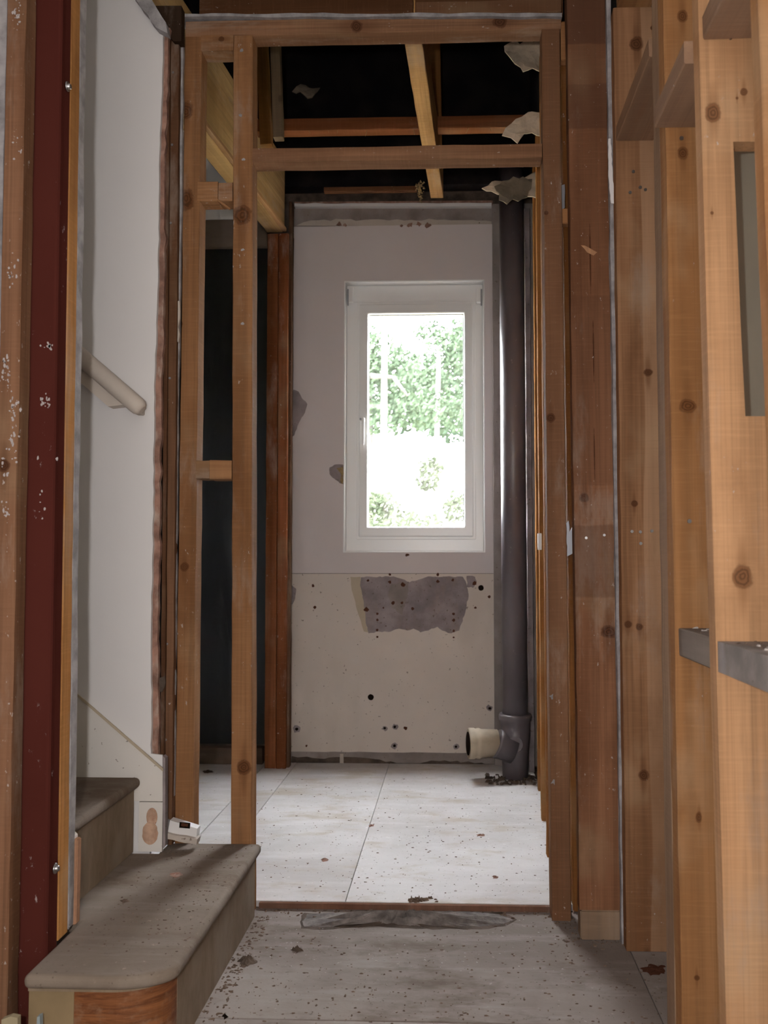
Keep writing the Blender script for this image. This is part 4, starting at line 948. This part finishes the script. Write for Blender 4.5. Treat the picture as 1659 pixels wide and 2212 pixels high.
# the long mortar ridge
mr = lump('mortar_ridge', [(652, 1990), (662, 1975), (700, 1978), (800, 1982), (900, 1978), (935, 1972), (945, 1982), (1060, 1980), (1080, 1975), (1110, 1988), (1090, 1996), (1040, 2003), (900, 2002), (800, 1996), (700, 2004), (655, 2002)], 0, .026, 'mortar', 'long grey-brown strip of old mortar on the floor before the threshold', 'mortar strip', 4, .004, .02)
rim = lump('dark_rim', [(648, 1992), (656, 1972), (700, 1974), (800, 1979), (900, 1974), (935, 1967), (950, 1979), (1062, 1977), (1084, 1970), (1117, 1987), (1092, 2001), (1040, 2008), (900, 2007), (800, 2001), (700, 2009), (650, 2006)], 0, .005, 'dirt', None, None, 44, .004, .02)
rim.location = rim.location - mr.location; rim.parent = mr
lump('plaster_flake', [(884, 1974), (893, 1969), (903, 1972), (900, 1980), (888, 1983)], .010, .004, 'debris_pale', 'white plaster flake lying on the mortar strip', 'flake', 5)
lump('bitumen_scrap', [(512, 2078), (528, 2068), (548, 2068), (556, 2080), (535, 2088)], 0, .014, 'dirt', 'largest dark scrap on the near floor beside the bottom step', 'scrap', 6)
lump('bitumen_scrap', [(627, 2052), (645, 2048), (656, 2055), (640, 2060)], 0, .012, 'dirt', 'black crumpled scrap on the near floor, right of the largest one', 'scrap', 7)
lump('dark_crumb', [(478, 2196), (486, 2192), (494, 2197), (484, 2203)], 0, .008, 'hole', 'small black lump at the bottom margin by the step', 'scrap', 8)
lump('wood_chip', [(1382, 2092), (1400, 2084), (1436, 2086), (1436, 2104), (1405, 2108)], 0, .002, 'rust_spot', 'dark brown stain-like flake by the right stud wall', 'chip', 9)
lump('bark_chip', [(692, 1857), (703, 1854), (709, 1859), (698, 1862)], FLB, .006, 'board_core', 'brown chip left of centre on the back floor', 'chip', 10)
lump('bark_chip', [(795, 1783), (804, 1781), (808, 1785), (799, 1787)], FLB, .005, 'board_core', 'small brown chip on the seam of the back floor', 'chip', 11)
lump('wood_curl', [(1028, 1803), (1048, 1802), (1048, 1806), (1030, 1807)], FLB, .005, 'board_core', 'sliver of wood on the right of the back floor', 'chip', 12)
lump('wood_curl', [(1062, 1893), (1076, 1893), (1074, 1898), (1064, 1898)], FLB, .005, 'board_core', 'sliver of wood near the right of the threshold', 'chip', 13)
lump('dark_scrap', [(435, 1666), (452, 1663), (462, 1668), (448, 1671)], FLB, .006, 'dirt', 'dark scrap on the back floor between the left studs', 'scrap', 14)
lump('rust_flake', [(365, 1888), (385, 1884), (395, 1891), (378, 1897)], .194, .003, 'board_core', 'rusty brown flake in the middle of the bottom tread', 'flake', 15, .003, .006)
lump('rust_flake', [(258, 1945), (275, 1942), (281, 1948), (264, 1952)], .194, .004, 'debris', 'brown crumb pile on the left of the bottom tread', 'flake', 16, .003, .006)
bits('threshold_heap', 40, lambda r: (lambda p: (p.x, p.y))(atz(905 + r.gauss(0, 14), 1944 + r.uniform(-4, 6), FLB)), lambda x, y: FLB if y > 2.495 else 0, .008, 'debris', None, 31, 'little heap of dirt in the middle of the threshold', 'debris', flat=.9)

# ------------------------------------------------------------------ outside
lawn = box('ground', -40, 40, 4.4, 60, -1.2, -1.0, plaster('grass_ground', (0.30, 0.28, 0.20), .3, 1.0), None, 0, kind='structure')
M['bark'] = plaster('bark', (0.055, 0.05, 0.046), .3, 6, 0.9)
def leafm(name, c):
    m = N(name); co = m.coord(); g = m.noise(co, 2.0, detail=2)
    m.b.inputs['Transmission Weight'].default_value = 0
    col = m.mix(g, sc(c, .6), sc(c, 1.5))
    return m.done(col, 1.0, None, 0.0)
M['leaf_green'] = leafm('leaf_green', (0.040, 0.056, 0.036)); M['leaf_pale'] = leafm('leaf_pale', (0.045, 0.056, 0.036)); M['leaf_dark'] = leafm('leaf_dark', (0.030, 0.043, 0.029))
def foliage(name, blobs, n, size, mat, parent, seed):
    rnd = random.Random(seed); V = []; Fc = []
    for (c, r) in blobs:
        for _ in range(int(n * r[0] * r[2])):
            while True:
                a = Vector((rnd.uniform(-1, 1), rnd.uniform(-1, 1), rnd.uniform(-1, 1)))
                if a.length <= 1: break
            p = Vector(c) + Vector((a.x * r[0], a.y * r[1], a.z * r[2])); q = Vector((rnd.gauss(0, 1), rnd.gauss(0, 1), rnd.gauss(0, 1))).normalized(); t = q.orthogonal().normalized()
            s = size * rnd.uniform(.6, 1.4); b = len(V); u2 = q.cross(t)
            V += [p - t * s, p + u2 * s * .5, p + t * s, p - u2 * s * .5]; Fc.append((b, b + 1, b + 2, b + 3))
    o = link(name, V, Fc, mat, parent); o['kind'] = 'stuff'; return o
def tree(u, v0, v1, Y, lean, blobs, n, size, mat, label, seed, r=.09, branches=()):
    a, b = at(u, v0, Y), at(u + lean, v1, Y); a.z = -1.0
    t = empty('tree', a, label, 'tree', 'trees and shrubs outside the window')
    tk = tube('trunk', a, b, r, 'bark', t, 10, [(0, r), (1, r * .6)])
    for (ua, va, ub, vb_, rr_) in branches: tube('branch', at(ua, va, Y), at(ub, vb_, Y), rr_, 'bark', t, 8, [(0, rr_), (1, rr_ * .6)])
    B_ = [(at(uu, vv, Y + dy), (ru * Y / F, ru * Y / F * .8, rv * Y / F)) for (uu, vv, dy, ru, rv) in blobs]
    foliage('foliage', B_, n, size, mat, t, seed)
tree(825, 1200, 700, 11, 6, [(850, 800, 0.8, 75, 70), (800, 760, .5, 60, 70), (905, 880, .8, 70, 50), (820, 900, .8, 60, 45), (760, 800, .6, 60, 90)], 5200, .04, 'leaf_green', 'pale-barked tree at the left of the window view', 1, .06,
     [(800, 812, 850, 815, .035), (850, 815, 880, 855, .025)])
tree(930, 1200, 770, 13.2, 18, [(960, 800, .8, 60, 90), (1010, 740, .5, 70, 70), (930, 720, 1, 40, 30), (1000, 890, .6, 60, 45), (900, 840, 1, 60, 60)], 5200, .04, 'leaf_green', 'slim leaning tree at the right of the window view', 2, .055)
tree(1060, 1200, 650, 15, 0, [(1060, 760, 0, 90, 120), (980, 900, 0, 80, 60), (700, 880, 0, 90, 100)], 3000, .055, 'leaf_dark', 'darker tree further back at the right of the window view', 3, .12)
tree(900, 1250, 1180, 8.5, 0, [(930, 1010, 0, 30, 22), (925, 1040, .3, 28, 22), (820, 1090, .2, 45, 32), (985, 1095, .2, 30, 40), (860, 1130, .2, 100, 30)], 16000, .03, 'leaf_pale', 'low sunlit shrub across the bottom of the window view', 4, .03)
tree(800, 1200, 850, 19, 0, [(830, 870, 0, 120, 70), (960, 870, 0, 110, 75), (1010, 760, 0, 60, 60), (880, 800, 0, 90, 40), (690, 840, 0, 80, 90)], 1500, .085, 'leaf_dark', 'furthest tree mass filling the middle of the window view', 5, .1)
